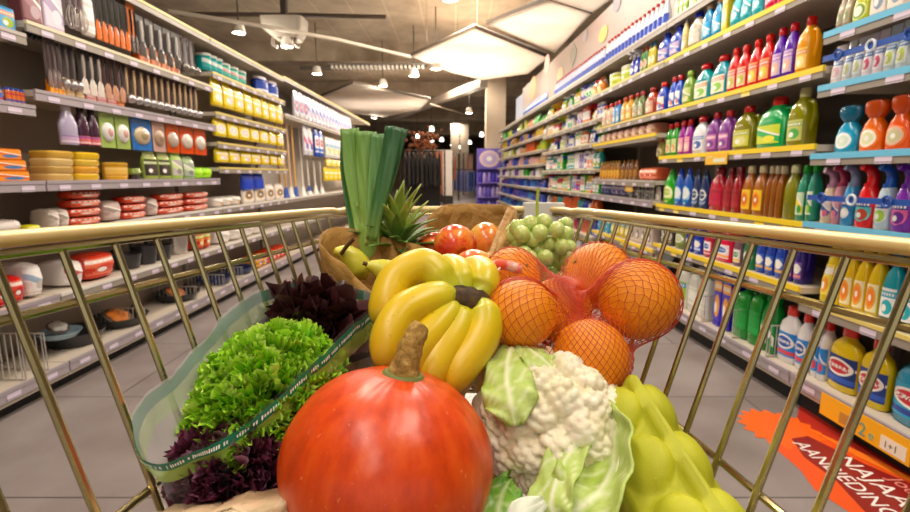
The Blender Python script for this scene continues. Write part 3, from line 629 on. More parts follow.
row('R', 1.497, [
 (596, 603, 2, 'detergent_bottle', .2, ('a8b858', 'c8c878', L('c8d090', 'a0b050', 'e8e8c0', 1)), 'pale green bottle'),
 (604, 614, 2, 'detergent_bottle', .21, ('d0b8a0', 'c83a30', L('e0c8b0', 'd06a5a', 'c8b890', 1)), 'beige bottle with red cap'),
 (615, 622, 2, 'detergent_bottle', .21, ('3a88c8', 'c83a30', L('8ab8d8', '3a80c0', 'e0e8f0', 1)), 'light blue bottle with red cap'),
 (623, 634, 2, 'detergent_bottle', .215, ('d8a828', 'c8502a', L('e8c058', 'd08a2a', 'f0e0a0', 1)), 'mustard bottle with red cap'),
 (635, 646, 2, 'detergent_bottle', .21, ('6a7a48', 'b02a28', L('c0b898', '8a9060', 'b89a80', 1)), 'mossy bottle with red cap'),
 (647, 657, 1, 'detergent_bottle', .215, ('b04a30', 'a82a20', L('d0a080', 'b05a3a', 'e0c8a8', 1)), 'rust bottle with red cap'),
], "on third bay's gold-edged shelf", dep=.02)
row('R', 1.84, [
 (594, 608, 2, 'detergent_bottle', .16, ('e08a20', 'e0502a', L('e8a040', 'b8c830', 'f0c868', 2)), 'orange bottle'),
 (609, 619, 1, 'storage_tub', .13, ('d0d848', 'e0e4c0', L('d8e058', 'f0f0d0', 'b8c830', 1)), 'lime tub'),
 (620, 632, 1, 'storage_tub', .14, ('d8d8a8', 'e8e8d0', L('d0d860', 'f0f0d0', 'b8c830', 1)), 'pale lime tub'),
 (633, 642, 2, 'spray_bottle', .21, ('2a48b8', 'e8e8ee', L('3a5cc8', 'e8e8f4', '1f3a98', 0)), 'blue spray bottle with white trigger'),
 (643, 650, 2, 'dish_soap_bottle', .2, ('4a8a48', 'e8683a', L('c8a868', 'd8783a', '5a9a50', 0)), 'green bottle with orange cap'),
 (651, 658, 2, 'dish_soap_bottle', .2, ('d8c83a', '3a98c8', L('e8d858', 'f0f0c8', 'c0b030', 0)), 'yellow bottle with blue cap'),
], "on third bay's upper shelf", dep=.02)
# long line of white sprays on the top shelf
row('R', 2.09, [
 (672, 692, 3, 'carton_box', .12, ('8ab028', wh, L('98c030', 'd8e0a0', '6a9020', 1)), 'lime-green carton'),
 (693, 740, 5, 'carton_box', .12, ('c8c4a8', wh, L('a8c060', 'e8e4d8', '6a9030', 1)), 'white-green carton'),
 (606, 670, 16, 'slim_sprayer', .22, ('dcdce6', 'c8323a', L('2a50c0', 'd8dcf0', '1f40a8', 4)), 'white-blue spray bottle with red top'),
 (556, 606, 24, 'slim_sprayer', .2, ('d4d8ea', 'c8404a', L('2a50c0', 'd8dcf0', '1f40a8', 4)), 'small white-blue spray bottle'),
 (524, 555, 24, 'slim_sprayer', .17, ('b8c4e4', 'd8dcf0', L('2a58c8', 'd8e0f4', '1f48b0', 4)), 'slim pale-blue spray bottle'),
], "on cleaning aisle's top shelf", dep=.03)
# --- fourth and last bays: small in the photo
CN = {'1f4fc0': 'blue', '2a8ad0': 'light blue', 'e8e6e6': 'white', '2fae30': 'green', 'e0c028': 'yellow', 'e0702a': 'orange', 'c83a4a': 'red', '6a4ab8': 'violet', 'd8b0a8': 'pink', 'b8c840': 'lime', 'c89a58': 'tan', '28a0a0': 'teal'}
def fill(ya, yb, z, hmax, pal, where, kinds, w0, parts, dep=.03):
    y = ya+.02; i = 0; cnt = {}
    while y < yb-w0*1.25:
        c = random.choice(pal); k = random.choice(kinds); n = random.choice((1, 2, 2, 3)); w = w0*random.uniform(.85, 1.2); h = hmax*random.uniform(.72, .97); cap = random.choice(list(CN)+['e8e6e6']*5); lc = random.choice(list(CN))
        cols = (c, cap, L('efece6' if c != 'e8e6e6' else lc, lc, cap, random.choice((0, 1, 2))))
        for j in range(n):
            if y+w > yb: break
            key = (c, k); cnt[key] = cnt.get(key, 0)+1; word = CATS[k]
            lab = f"small {CN[c]} {word}, {ORD[cnt[key]-1]} {CN[c]} {k.replace('_', ' ') if word not in k else k.split('_')[0]} from near end, {where}"
            lab = f"small {CN[c]} {k.replace('_', ' ')}, {ORD[cnt[key]-1]} from near end {where}"
            product(k, k, W('R', y+w/2, dep+(.085 if k == 'spray_bottle' else .045), z), ROT['R'], w*.93, h, min(.09, w*.7), cols, lab, f"{CN[c]} {k.replace('_', ' ')}s {where}", parts); y += w
            i += 1
            if len(lab.split()) > 16: print('LONG', lab)
B_, LB_, WH_, GR_, YE_, OR_, RE_, VI_, PI_, LI_, TA_, TE_ = CN
KD = ['detergent_bottle', 'dish_soap_bottle', 'spray_bottle', 'refill_pouch', 'carton_box', 'aerosol_can']
sh = ['base deck', 'lowest shelf', 'second shelf', 'third shelf', 'fourth shelf', 'fifth shelf', 'sixth shelf', 'seventh shelf', 'eighth shelf']
for i, (z, hm, pal) in enumerate([(.16, .22, [WH_, B_, LB_]), (.42, .18, [B_, RE_, OR_, WH_]), (.63, .2, [B_, TE_, WH_, RE_, OR_]), (.86, .22, [WH_, YE_, B_, GR_, RE_, OR_]), (1.11, .23, [WH_, WH_, TE_, GR_, VI_]), (1.37, .2, [B_, B_, OR_, WH_, GR_]), (1.6, .2, [B_, WH_, YE_, RE_]), (1.84, .2, [LI_, GR_, OR_, WH_, B_, YE_])]):
    fill(RD, RE, z, hm, pal, f"on fourth cleaning bay's {sh[i]}", KD, .1, i > 2)
for i, (z, hm, pal) in enumerate([(.16, .2, [B_, WH_]), (.42, .17, [B_, LB_]), (.63, .18, [B_, B_, LB_, VI_]), (.85, .16, [B_, LB_, VI_]), (1.03, .17, [WH_, WH_, GR_, VI_]), (1.22, .18, [WH_, B_, PI_, TA_]), (1.43, .18, [TA_, WH_, LI_, OR_]), (1.64, .18, [WH_, YE_, B_, TA_]), (1.84, .2, [GR_, LI_, OR_, YE_, B_])]):
    if i < 1: continue
    fill(RE, RF, z, hm, pal, f"on last cleaning bay's {sh[i]}", KD[:5], .165, False)
# the part of the blue-edged bay nearest the trolley
for z_, k_, h_, c_, cap_, lb_, n_, d_, w_ in (
 (.16, 'bleach_bottle', .28, '1fa0c8', 'e8483c', L('1fa0c8', 'c7263c', '1c3f9a', 0), 4, 'turquoise bleach bottle', 'at the trolley end of the base deck'),
 (.5, 'detergent_bottle', .27, '2aa7b8', '1c9cb0', L('f0f0f0', '2aa7c8', '28b0c0', 1), 6, 'teal cleaner bottle', 'at the trolley end, above the bleach'),
 (.85, 'toilet_cleaner_bottle', .25, '3a78d0', '8a3fb4', L('f06aa8', '1f3f98', '6c2a98', 1), 7, 'blue toilet cleaner bottle', 'at the trolley end, lower blue edge'),
 (1.135, 'round_cap_bottle', .19, 'f47a14', 'e8600c', L('f47a14', 'f6f0e0', 'e0e0b0', 3), 6, 'orange round-cap bottle', 'at the trolley end, middle blue edge'),
 (1.41, 'refill_pouch', .17, 'd8dee0', 'f2f0ea', L('e6eaea', '2a78c8', 'e05a80', 1), 5, 'white refill pack', 'at the trolley end, third blue edge'),
 (1.62, 'carton_box', .18, 'e2d8d0', 'f2f0ea', L('e8dcd0', 'b0907a', '8a9ab0', 1), 5, 'pale carton box', 'at the trolley end, highest blue edge')):
    row('R', z_, [(965 if k_ == 'bleach_bottle' else 928, 1130, n_, k_, h_, (c_, cap_, lb_), d_)], w_, dep=.03)
# ---------------------------------------------------------------- kitchenware side
# --- closest bay
row('L', 1.02, [(-30, 4, 1, 'carton_box', .115, ('f08a1c', wh, L('f4a02a', 'd85a18', '3a78b0', 1)), 'tall orange carton', 'carton_box', .1)], "behind the stacked orange cartons", dep=.2)
for i, (zz, dx) in enumerate(((0, 0), (.048, 3), (.096, 8))):
    row('L', 1.02+zz, [(-22, 26-dx, 1, 'carton_box', .047, ('f0861a', wh, L('f49428', 'e06a14', '3a78b0', 2)), ('bottom', 'middle', 'top')[i]+' orange carton of the stack', 'carton_box', .12)], "on closest kitchenware shelf", dep=.02)
row('L', 1.36, [(-40, 0, 2, 'aerosol_can', .075, ('3a58a8', '8a2a50', L('4a6ac0', 'b83a50', 'e0902a', 4)), 'short blue-red can', 'spice_can'),
  (0, 36, 4, 'aerosol_can', .07, ('c8622a', '3a58a8', L('d8702a', '3a58a8', 'b82a48', 4)), 'short orange-blue can', 'spice_can')], "on closest kitchenware fourth shelf", dep=.02)
row('L', 1.67, [(-10, 17, 1, 'carton_box', .1, ('48a0d8', wh, L('58a8dc', 'e88a4a', 'a8c038', 1)), 'sky-blue carton with orange picture'),
  (18, 36, 4, 'kitchen_spatula', .17, ('2a2826', '34302e', mat('1f3a40', .5)), 'black gadget on dark teal card')], "on closest kitchenware fifth shelf", dep=.02)
row('L', 2.0, [(0, 36, 2, 'carton_box', .14, ('7a6ab0', wh, L('8a78b8', 'c8c0d8', '5a4a90', 2)), 'violet carton')], "on closest kitchenware top shelf", dep=.02)
row('L', .475, [(-30, 22, 3, 'soft_pack', .13, ('d82a2a', wh, L('e04a3a', 'f0d0c8', 'b81a1a', 1)), 'red plastic pack', 'soft_pack', .16),
  (23, 60, 1, 'soft_pack', .17, ('e8e0dc', wh, L('f0ece8', '9ab0c8', 'c8c0b8', 2)), 'big white plastic bag of cloths', 'cloth_bag', .2)], "on closest kitchenware lowest shelf", dep=.03)
row('L', .785, [(-20, 22, 1, 'soft_pack', .07, ('c8beb8', wh, L('d8d0c8', 'b0a8a0', 'e0d8d0', 4)), 'long grey-white roll pack', 'soft_pack', .14),
  (24, 46, 1, 'soft_pack', .035, ('e8e020', wh, L('f0e830', 'd0c818', 'f0f0a0', 4)), 'lime-yellow pack lying flat', 'soft_pack', .08)], "on closest kitchenware second shelf", dep=.02)
# --- second bay: utensils
row('L', 1.02, [
 (106, 130, 1, 'storage_tub', .1, ('d8a83a', 'd8b050', L('e0b450', 'c89030', 'e8c878', 4)), 'round golden tub'),
], "beside the folded cloths", dep=.03)
for i in range(4):
    row('L', 1.02+i*.037, [(44, 72, 1, 'folded_cloth', .036, (['d8b878', 'c8a868', 'e0c488', 'dcb458'][i], None, None), f'{["bottom", "second", "third", "top"][i]} beige folded cloth of first pile')], "on second kitchenware bay", dep=.02)
    row('L', 1.02+i*.037, [(72, 98, 1, 'folded_cloth', .036, (['e8c040', 'e8b048', 'e4c458', 'f0cc3a'][i], None, None), f'{["bottom", "second", "third", "top"][i]} yellow folded cloth of second pile')], "on second kitchenware bay", dep=.02)
row('L', 1.02, [
 (131, 140, 1, 'scrub_brush', .07, ('8aa048', '2a2422', None), 'dark scrub brush'),
 (140, 168, 2, 'hanging_pack', .18, ('9aa858', wh, L('2a2624', '8a9a50', '4a3a38', 1)), 'black-olive brush pack'),
 (168, 180, 1, 'hanging_pack', .185, ('a8c868', wh, L('b8b0b0', 'c8d890', '8a8088', 2)), 'lime-framed brush pack'),
 (180, 192, 1, 'hanging_pack', .16, ('88a878', wh, L('a0a8a0', 'c8d8b0', '708070', 2)), 'grey-green brush pack'),
 (192, 211, 2, 'soft_pack', .09, ('a8e818', wh, L('b4f028', '98d810', 'b8f040', 4)), 'neon-lime sponge pack'),
], "on second kitchenware bay's middle shelf", dep=.03)
row('L', 1.2, [
 (58, 76, 1, 'flask', .225, ('b8b0c8', 'd8d0dc', L('c0a0c0', 'd8c8d8', '8a7ab0', 4)), 'lilac flask'),
 (76, 97, 2, 'flask', .225, ('4a2a40', '2a2028', L('d86a6a', 'e8c8c8', '8a4ab0', 4)), 'dark purple flask with pink base'),
 (97, 128, 2, 'blister_pack', .215, ('a8c070', 'e8e4e0', 'd8b0a8'), 'green card with round white gadget'),
 (129, 150, 1, 'blister_pack', .215, ('3a80c8', 'c8b898', 'b0a080'), 'blue card with round tan gadget'),
 (150, 164, 1, 'blister_pack', .21, ('c8a8a0', 'b8a088', 'a89078'), 'pinkish card with round tan gadget'),
 (164, 178, 1, 'blister_pack', .21, ('d8601a', 'c0b0a0', 'c8c0b8'), 'orange card with tan gadget'),
 (178, 205, 2, 'blister_pack', .2, ('e05a18', 'd8ccc0', 'e0d8d0'), 'bright orange card with white gadget'),
], "hanging below fourth kitchenware shelf", dep=.0, hang=True)
row('L', 1.436, [
 (44, 60, 2, 'carton_box', .07, ('f0941c', wh, L('f4a42a', 'e8b848', 'd87a18', 2)), 'small orange carton'),
 (60, 80, 2, 'hanging_pack', .1, ('c8a878', wh, L('d0b488', 'b89868', 'e0c8a0', 4)), 'tan paper pack'),
 (80, 112, 3, 'carton_box', .07, ('c08888', wh, L('d09a98', 'a86868', 'e0b8b8', 4)), 'dusty pink carton'),
 (112, 124, 1, 'storage_tub', .09, ('e08a5a', 'c8b8a0', L('e8a070', 'd8703a', 'f0c8a0', 4)), 'peach tub'),
], "on fourth kitchenware shelf", dep=.02)
row('L', 1.47, [
 (42, 56, 3, 'kitchen_spatula', .23, ('6a5a58', '7a6a68', mat('584a4a', .5)), 'mauve-handled spatula'),
 (56, 76, 3, 'soup_ladle', .23, ('8a8080', 'b8b0b0', mat('3a3230', .5)), 'steel ladle on dark card'),
 (76, 100, 3, 'kitchen_spatula', .23, ('c8bcb4', 'd8d0c8', mat('2a2624', .5)), 'steel turner on black card'),
 (100, 122, 3, 'kitchen_spatula', .23, ('3a3230', 'c89a80', mat('4a2a28', .5)), 'dark-handled turner with copper blade'),
 (122, 198, 12, 'soup_ladle', .235, ('e8c8a0', 'b8b4b8', mat('3a2220', .5)), 'cream-handled ladle'),
], "hanging below fifth kitchenware shelf", dep=.0, hang=True)
row('L', 1.735, [
 (14, 36, 1, 'carton_box', .2, ('7a4a50', wh, L('8a5a60', 'a87a80', 'b8a0a8', 2)), 'maroon carton'),
 (36, 58, 1, 'carton_box', .24, ('d8c8dc', wh, L('e0d4e4', 'b0a0c0', 'e8e0ec', 2)), 'lilac-white carton'),
 (134, 176, 4, 'carton_box', .11, ('c86a30', wh, L('c87040', 'e0b890', 'a04a20', 2)), 'low orange-brown carton'),
], "on fifth kitchenware shelf", dep=.02)
row('L', 1.78, [
 (60, 78, 3, 'whisk', .3, ('a89aa0', 'd8d0c8', mat('5a4a4a', .5)), 'steel wire whisk'),
 (78, 90, 1, 'hanging_pack', .25, ('e8e0dc', wh, L('e8e4e0', 'c8b8b0', 'd8c8c0', 4)), 'white paper pack'),
 (90, 126, 6, 'kitchen_spatula', .29, ('4a4a44', 'f07a14', mat('3a322c', .5)), 'black-handled spatula with orange blade'),
 (126, 134, 2, 'kitchen_spatula', .28, ('2a2826', '2a2826', mat('e8761a', .5)), 'black spatula on orange card'),
 (134, 178, 5, 'kitchen_spatula', .24, ('d0c8c4', '2a2624', mat('2a2422', .5)), 'pale-handled black turner'),
 (178, 196, 3, 'soup_ladle', .26, ('2a2826', '8a8480', mat('8a8080', .5)), 'black-handled steel ladle'),
], "hanging at top of kitchenware bay", dep=.0, hang=True)
row('L', .785, [
 (47, 66, 2, 'soft_pack', .1, ('c8bab0', wh, L('d8ccc4', 'a89a90', 'e0d8d0', 2)), 'grey mesh roll pack', 'soft_pack', .13),
], "on second kitchenware bay's lower shelf", dep=.02)
for a, b, n, nm in ((67, 101, 4, 'first'), (120, 146, 3, 'second'), (156, 184, 3, 'third'), (184, 208, 3, 'fourth')):
    for i in range(n):
        row('L', .785+i*.046, [(a, b, 1, 'soft_pack', .045, ('d8502c', wh, L('e06038', '4a3a38', 'f0a088', 1)), f'coral scourer pack, {ORD[i]} up in {nm} coral pile', 'scourer_pack', .12)], "kitchenware bay", dep=.02)
for a, b, i in ((101, 120, 0), (146, 156, 1)):
    row('L', .785, [(a, b, 1, 'soft_pack', .12, ('b8a49c', wh, L('c8b4ac', '9a8880', 'd8c8c0', 2)), f'grey-pink bundle between {("first and second", "second and third")[i]} coral piles', 'soft_pack', .13)], "of kitchenware", dep=.02)
row('L', .475, [
 (64, 82, 1, 'soft_pack', .14, ('ece4e0', wh, L('f0ece8', 'c05a58', 'd8d0d0', 2)), 'white bag printed with red', 'cloth_bag', .2),
 (82, 116, 1, 'soft_pack', .15, ('d84a30', wh, L('e06a48', 'f0d8d0', 'c83a28', 1)), 'red and white picture pack', 'soft_pack', .2),
 (195, 209, 2, 'soft_pack', .15, ('c84a28', wh, L('d86a38', 'a8c028', 'e8b040', 1)), 'orange-green picture pack', 'soft_pack', .16),
], "on second kitchenware bay's lowest shelf", dep=.03)
row('L', .475, [
 (214, 262, 4, 'soft_pack', .13, ('e4dcd8', wh, L('ece6e2', 'c8bcb8', 'd8d0cc', 2)), 'white plastic-wrapped pack', 'soft_pack', .2),
], "below yellow hanging packs", dep=.03)
row('L', .785, [
 (212, 240, 3, 'soft_pack', .08, ('e6e0da', wh, L('ece6e0', 'c0b8b0', 'e8a83a', 2)), 'white foil tray pack', 'tray_pack', .2),
 (240, 284, 4, 'hanging_pack', .17, ('e8e0d8', wh, L('ece4dc', 'c89a50', '7a6a60', 3)), 'white pack with round picture'),
], "below the yellow packs' blue bags", dep=.04)
row('L', 1.11-.2, [(240, 262, 2, 'hanging_pack', .17, ('1450d0', wh, None), 'bright blue net bag')], "hanging under yellow packs", dep=.02, hang=True)
# cookware: pots, pans, dividers
M_PAN = mat('3a393c', .3, .4); M_STEEL = mat('b8b4b0', .25, .9); M_BLUEPAN = mat('2f3f70', .3, .3)
def pan(px, z, r, label, m, dep, food=None, h=.05, side='L', name='frying_pan', cat='pan', handle=True, ang=2.2):
    y = ypx(side, px, z, dep+r); t = ob(name, (lambda q: q.loft([(0, r*.75, r*.75), (.002, r*.78, r*.78), (h, r, r), (h+.003, r*1.01, r*1.01), (h, r*.97, r*.97), (.006, r*.74, r*.74)], 32))(MB()), m, None, W(side, y, dep+r, z), label, cat, 'pans and pots on the kitchenware shelves')
    if handle:
        c, s = math.cos(ang), math.sin(ang)
        ob('handle', (lambda q: q.tube([(r*c, r*s, h*.7), (r*1.3*c, r*1.3*s, h), (r*1.55*c, r*1.55*s, h*1.15)], [.009, .011, .01], 8))(MB()), mat('1c1b1c', .4), t)
    if food:
        f = MB(); f.loft([(0, r*.5, r*.6), (.003, r*.5, r*.6)], 24); pi_ = ob('paper_insert', f, mat('6a5a50', .6), t, (-r*.05, 0, .05)); pi_.rotation_euler = (0, math.radians(32), 0)
        f = MB()
        for k in range(5): a = k*1.3; f.ball((r*.2*math.cos(a), r*.24*math.sin(a), .008), (r*.22, r*.26, .012), 10, 6)
        ob('food_picture', f, mat(food, .5), pi_)
    return t
pan(120, .131, .16, 'black frying pan with orange food picture, first on kitchenware base', M_PAN, .008, 'f08a28', .055, ang=1.8)
pan(177, .131, .16, 'second black frying pan with orange food picture', M_PAN, .008, 'e8803a', .055, ang=1.8)
pan(214, .131, .155, 'navy frying pan on the kitchenware base', M_BLUEPAN, .008, None, .06, ang=1.8)
pan(238, .131, .145, 'second navy frying pan beyond the first navy pan', M_BLUEPAN, .008, None, .06, ang=1.8)
pan(75, .131, .15, 'dark roasting pan behind the wire divider nearest the trolley', M_PAN, .03, None, .07, ang=1.8)
pan(60, .205, .1, 'pale blue fish tin stacked in the roasting pan', mat('9ab8c8', .35), .06, 'd8d8d0', .03, handle=False, name='baking_tin', cat='tin')
for i, px in enumerate((128, 145, 160)):
    pan(px, .476, .082, f'black saucepan, {ORD[i]} along the lowest kitchenware shelf', M_PAN, .03, None, (.09, .12, .1)[i], name='saucepan', cat='pot', ang=2.8)
pan(176, .476, .1, 'steel stock pot on the lowest kitchenware shelf', M_STEEL, .05, None, .19, name='stock_pot', cat='pot', handle=False)
row('L', .13, [(256, 266, 2, 'soft_pack', .13, ('e8a028', wh, L('f0b848', 'd83a28', '3a68b8', 1)), 'yellow-red snack-coloured pack', 'soft_pack', .2),
  (266, 300, 5, 'soft_pack', .14, ('e05028', wh, L('e86a3a', 'f0c8a0', 'd03a5a', 1)), 'orange-red cloth pack', 'soft_pack', .2)], "on kitchenware base deck", dep=.03)
M_WIRE = mat('cfc9c0', .35, .6)
def divider(px, z, label, L_=.32, h=.1, dep=.0, side='L'):
    y = ypx(side, px, z, dep); t = empty('wire_divider', W(side, y, dep+.008, z), label, 'divider', 'wire dividers on the base deck', rotz=ROT[side])
    ob('frame', (lambda q: q.tube(crc([(0, 0, .004), (0, 0, h), (0, L_, h), (0, L_, .004)], 1), .004, 6, closed=True))(MB()), M_WIRE, t)
    q = MB()
    for k in range(11): q.tube([(0, L_*(k+.5)/11, .004), (0, L_*(k+.5)/11, h)], .0028, 5)
    ob('wires', q, M_WIRE, t); return t
for i, (px, h) in enumerate(((-12, .24), (28, .22), (50, .18), (147, .1), (198, .1), (226, .1), (244, .1))):
    divider(px, .131, f'pale wire divider, {ORD[i]} along the kitchenware base from the trolley', h=h)
for i, px in enumerate((672, 700, 730, 764)):
    t = divider(px, .161, f'white wire divider, {ORD[i]} of four between canisters', h=.16, side='R'); t['group'] = 'wire dividers between canisters'
for i, px in enumerate((629, 636, 643, 650)):
    t = divider(px, .861, f'slanted white wire divider in the bargain tray, {ORD[i]} of four', h=.13, side='R', L_=.3, dep=-.02); t['group'] = 'wire dividers in the bargain tray'
shelf_card('price_card', 'yellow price card standing in the bargain tray of tissue packs', 631, .95, .16, .07, mat('f0b020', .45), [('printed_field', 0, -.01, .1, .02, 'e8d890')])
# --- yellow bay
Yl = ('f0d010', wh)
for z, h, spec in ((1.85, .2, None), (1.6, .22, (200, 284, 8)), (1.36, .17, (204, 284, 7)), (1.15, .15, (210, 284, 7))):
    if spec: row('L', z, [(spec[0], spec[1], spec[2], 'hanging_pack', h, ('ecd012', wh, L('f0d41a', 'f4ecd8', 'd8c8d0', random.choice((1, 3)))), 'yellow hanging pack')], {1.6: 'in upper yellow row', 1.36: 'in middle yellow row', 1.15: 'in lower yellow row'}[z], dep=.0, hang=True)
row('L', 1.865, [(200, 222, 3, 'storage_tub', .13, ('1fa0a0', 'd8d8d0', L('28a8a8', 'e0e8e0', '1a8890', 2)), 'turquoise tub'), (222, 246, 3, 'storage_tub', .12, ('2aa898', 'd0d0c8', L('58b8a8', 'e8a0a0', '3a9890', 2)), 'sea-green tub')], "on top of yellow bay", dep=.02)
# --- brooms and blue-white packs
def broom(px, label, c, hc, top=1.66):
    y = ypx('L', px, 1.1); t = empty('broom', W('L', y, .1, .786), label, 'broom', 'brooms standing in the blue-white bay', rotz=ROT['L'])
    ob('stick', (lambda q: q.tube([(0, 0, .1), (0, .02, top-.785)], .013, 8))(MB()), mat(c, .45), t)
    ob('head', (lambda q: q.loft([(.05, .06, .018, 0, 0, 4), (.085, .05, .016, 0, 0, 4), (.12, .018, .014, 0, 0, 3)], 20))(MB()), mat(hc, .4), t)
    ob('bristles', (lambda q: q.loft([(0, .07, .03, 0, 0, 4), (.05, .058, .018, 0, 0, 4)], 20))(MB()), mat('e8e4e0' if hc != '2a58b0' else '2a4a98', .7), t)
    return t
for i, (px, c, hc) in enumerate(((288.5, 'd8b070', '2a58b0'), (293.5, 'dca85a', '2a58b0'), (298.5, 'e8c098', 'e8e4e0'), (303, 'e0b060', '2a58b0'), (310, 'e8e0d8', 'e8e4e0'), (316, 'e8e0dc', '3a58b0'), (322, 'e8e0d8', 'e8e4e0'), (328, 'ece6e2', 'e8e4e0'))):
    broom(px, f'{"wooden" if c < "e5" else "white"}-handled broom, {ORD[i]} along the blue-white bay', c, hc, 1.66 if px < 311 else 1.25)
row('L', 1.30, [(302, 311, 2, 'hanging_pack', .38, ('dfe0e8', wh, L('e4e6ee', 'd84a8a', '2a58b8', 2)), 'tall white-blue mop pack'), (313, 322, 2, 'hanging_pack', .4, ('2a68c8', wh, L('e8eaf0', 'd84a6a', '2a68c8', 0)), 'tall blue mop pack'), (324, 350, 6, 'hanging_pack', .3, ('e0dcd8', wh, L('e8e4e0', '2a9ac8', 'e8c838', 1)), 'white refill mop pack')], "hanging in blue-white bay", dep=.0, hang=True)
row('L', .96, [(323, 365, 12, 'hanging_pack', .2, ('ecd012', wh, L('f0d41a', 'f4ecc8', 'e0b818', 1)), 'yellow duster pack')], "behind the leek, lower hanging row", dep=.02, hang=True)
row('L', 1.17, [(325, 365, 10, 'hanging_pack', .12, ('e8d020', wh, L('f0e060', 'f4f0e0', 'e0b818', 1)), 'small yellow duster pack')], "behind the leek, upper hanging row", dep=.02, hang=True)
row('L', 1.85, [(258, 286, 2, 'aerosol_can', .18, ('2a48a0', 'e0dcdc', L('2a4aa8', 'e0e0ec', '2040a0', 4)), 'blue-white paper roll')], "on top of yellow bay's far end", dep=.02)
row('L', 1.735, [(292, 306, 3, 'hanging_pack', .3, ('d8d4d8', wh, L('e0dce4', '2a50a8', 'd84a6a', 3)), 'white pack with navy ring'), (306, 350, 14, 'hanging_pack', .3, ('dcd8e4', wh, L('e4e2ee', '3a68c8', 'd88aa8', 2)), 'white-blue cleaning pack')], "on blue-white bay's top shelf", dep=.0)
# ---------------------------------------------------------------- shopping trolley
M_RAILM = mat('e9cf90', .38, .1, coat=.3); M_WIREC = mat('bfb283', .22, .9)
ZB = HC-.285
def hw(y): return .275+(.30-y)*.1
def zr(y): return HC-.0386-.039*(y-.30)
def sag(x, y): return -.0048*min(1, max(0, (.95-y)/.65))*(1 if x > .05 else 0)
def side_x(y, z): return hw(y)-.062*min(1, max(0, (zr(y)-z)/(zr(y)-ZB)))
YF, YR = .95, -.22
tr = empty('shopping_trolley', (0, .35, 0), 'wire shopping trolley with cream rim, loaded with fruit and vegetables', 'shopping trolley')
tro = -tr.location
def tpart(nm, q, m, par=tr):
    q.v = [tuple(Vector(v)+tro) for v in q.v]; return ob(nm, q, m, par)
def rim_loop(dz, ins, rc=.06):
    pts = []
    for y in (YR, .0, .2, .4, .6, YF-rc-.04): pts.append((-(side_x(y, zr(y)+dz)+ins), y, zr(y)+dz))
    xf = hw(YF)+ins-(.062*(-dz)/(zr(YF)-ZB) if dz < -.02 else 0); yf = YF-(.0 if dz > -.02 else .03*(-dz)/.2)
    for a in (0, 30, 60, 90): pts.append((-(xf-rc+rc*math.cos(math.radians(a))), yf-rc+rc*math.sin(math.radians(a)), zr(yf)+dz))
    pts += [(-x, y, z) for x, y, z in reversed(pts)]
    return [(x, y, z+sag(x, y)) for x, y, z in pts]
tpart('rim_rail', (lambda q: q.tube(cr(rim_loop(.0, .0), 5), .0056, 12))(MB()), M_RAILM)
tpart('rim_wire', (lambda q: q.tube(cr(rim_loop(-.0092, .0), 4), .003, 8))(MB()), M_WIREC)
for dz in (-.047, -.19): tpart('cross_wire', (lambda q: q.tube(cr(rim_loop(dz, .003), 4), .0032, 8))(MB()), M_WIREC)
def upright(y, sg):
    q = MB(); z1 = zr(y)-.008
    pts = [(sg*side_x(y, z), y, z+sag(sg, y)) for z in (z1, z1-.09, z1-.18, ZB+.02)]+[(sg*(side_x(y, ZB)-.008), y, ZB+.003), (sg*(side_x(y, ZB)-.03), y, ZB)]
    q.tube(cr(pts, 3), .0028, 8); return q
def clampx(p, m=.007):
    lim = side_x(min(p[1], .93), p[2])-m; return Vector((max(-lim, min(lim, p[0])), p[1], p[2]))
k = 0
y = .338-.0465*11
while y < YF-.07:
    for sg in (-1, 1): tpart('side_wire', upright(y, sg), M_WIREC)
    y += .0465
xf = hw(YF)
for i in range(9):
    x = (i/8*2-1)*(xf-.05); u = x*.8
    tpart('front_wire', (lambda q: q.tube([(x, YF, zr(YF)-.011), (x*.93, YF-.02, zr(YF)-.12), (u, YF-.035, ZB+.01), (u, YF-.05, ZB)], .0028, 8))(MB()), M_WIREC)
q = MB()
for i in range(11):
    x = (i/10*2-1)*.2; q.tube([(x*1.1, YR, ZB), (x*.85, YF-.045, ZB)], .0026, 6)
for i in range(14):
    yy = YR+(YF-.05-YR)*i/13; q.tube([(-(hw(yy)-.066), yy, ZB-.005), (hw(yy)-.066, yy, ZB-.005)], .003, 6)
tpart('basket_floor', q, M_WIREC)
tpart('handle_bar', (lambda q: q.tube([(-.3, YR-.03, zr(YR)+.03), (.3, YR-.03, zr(YR)+.03)], .015, 12))(MB()), mat('c8302a', .4))
M_CH = mat('a8a6a4', .3, .8)
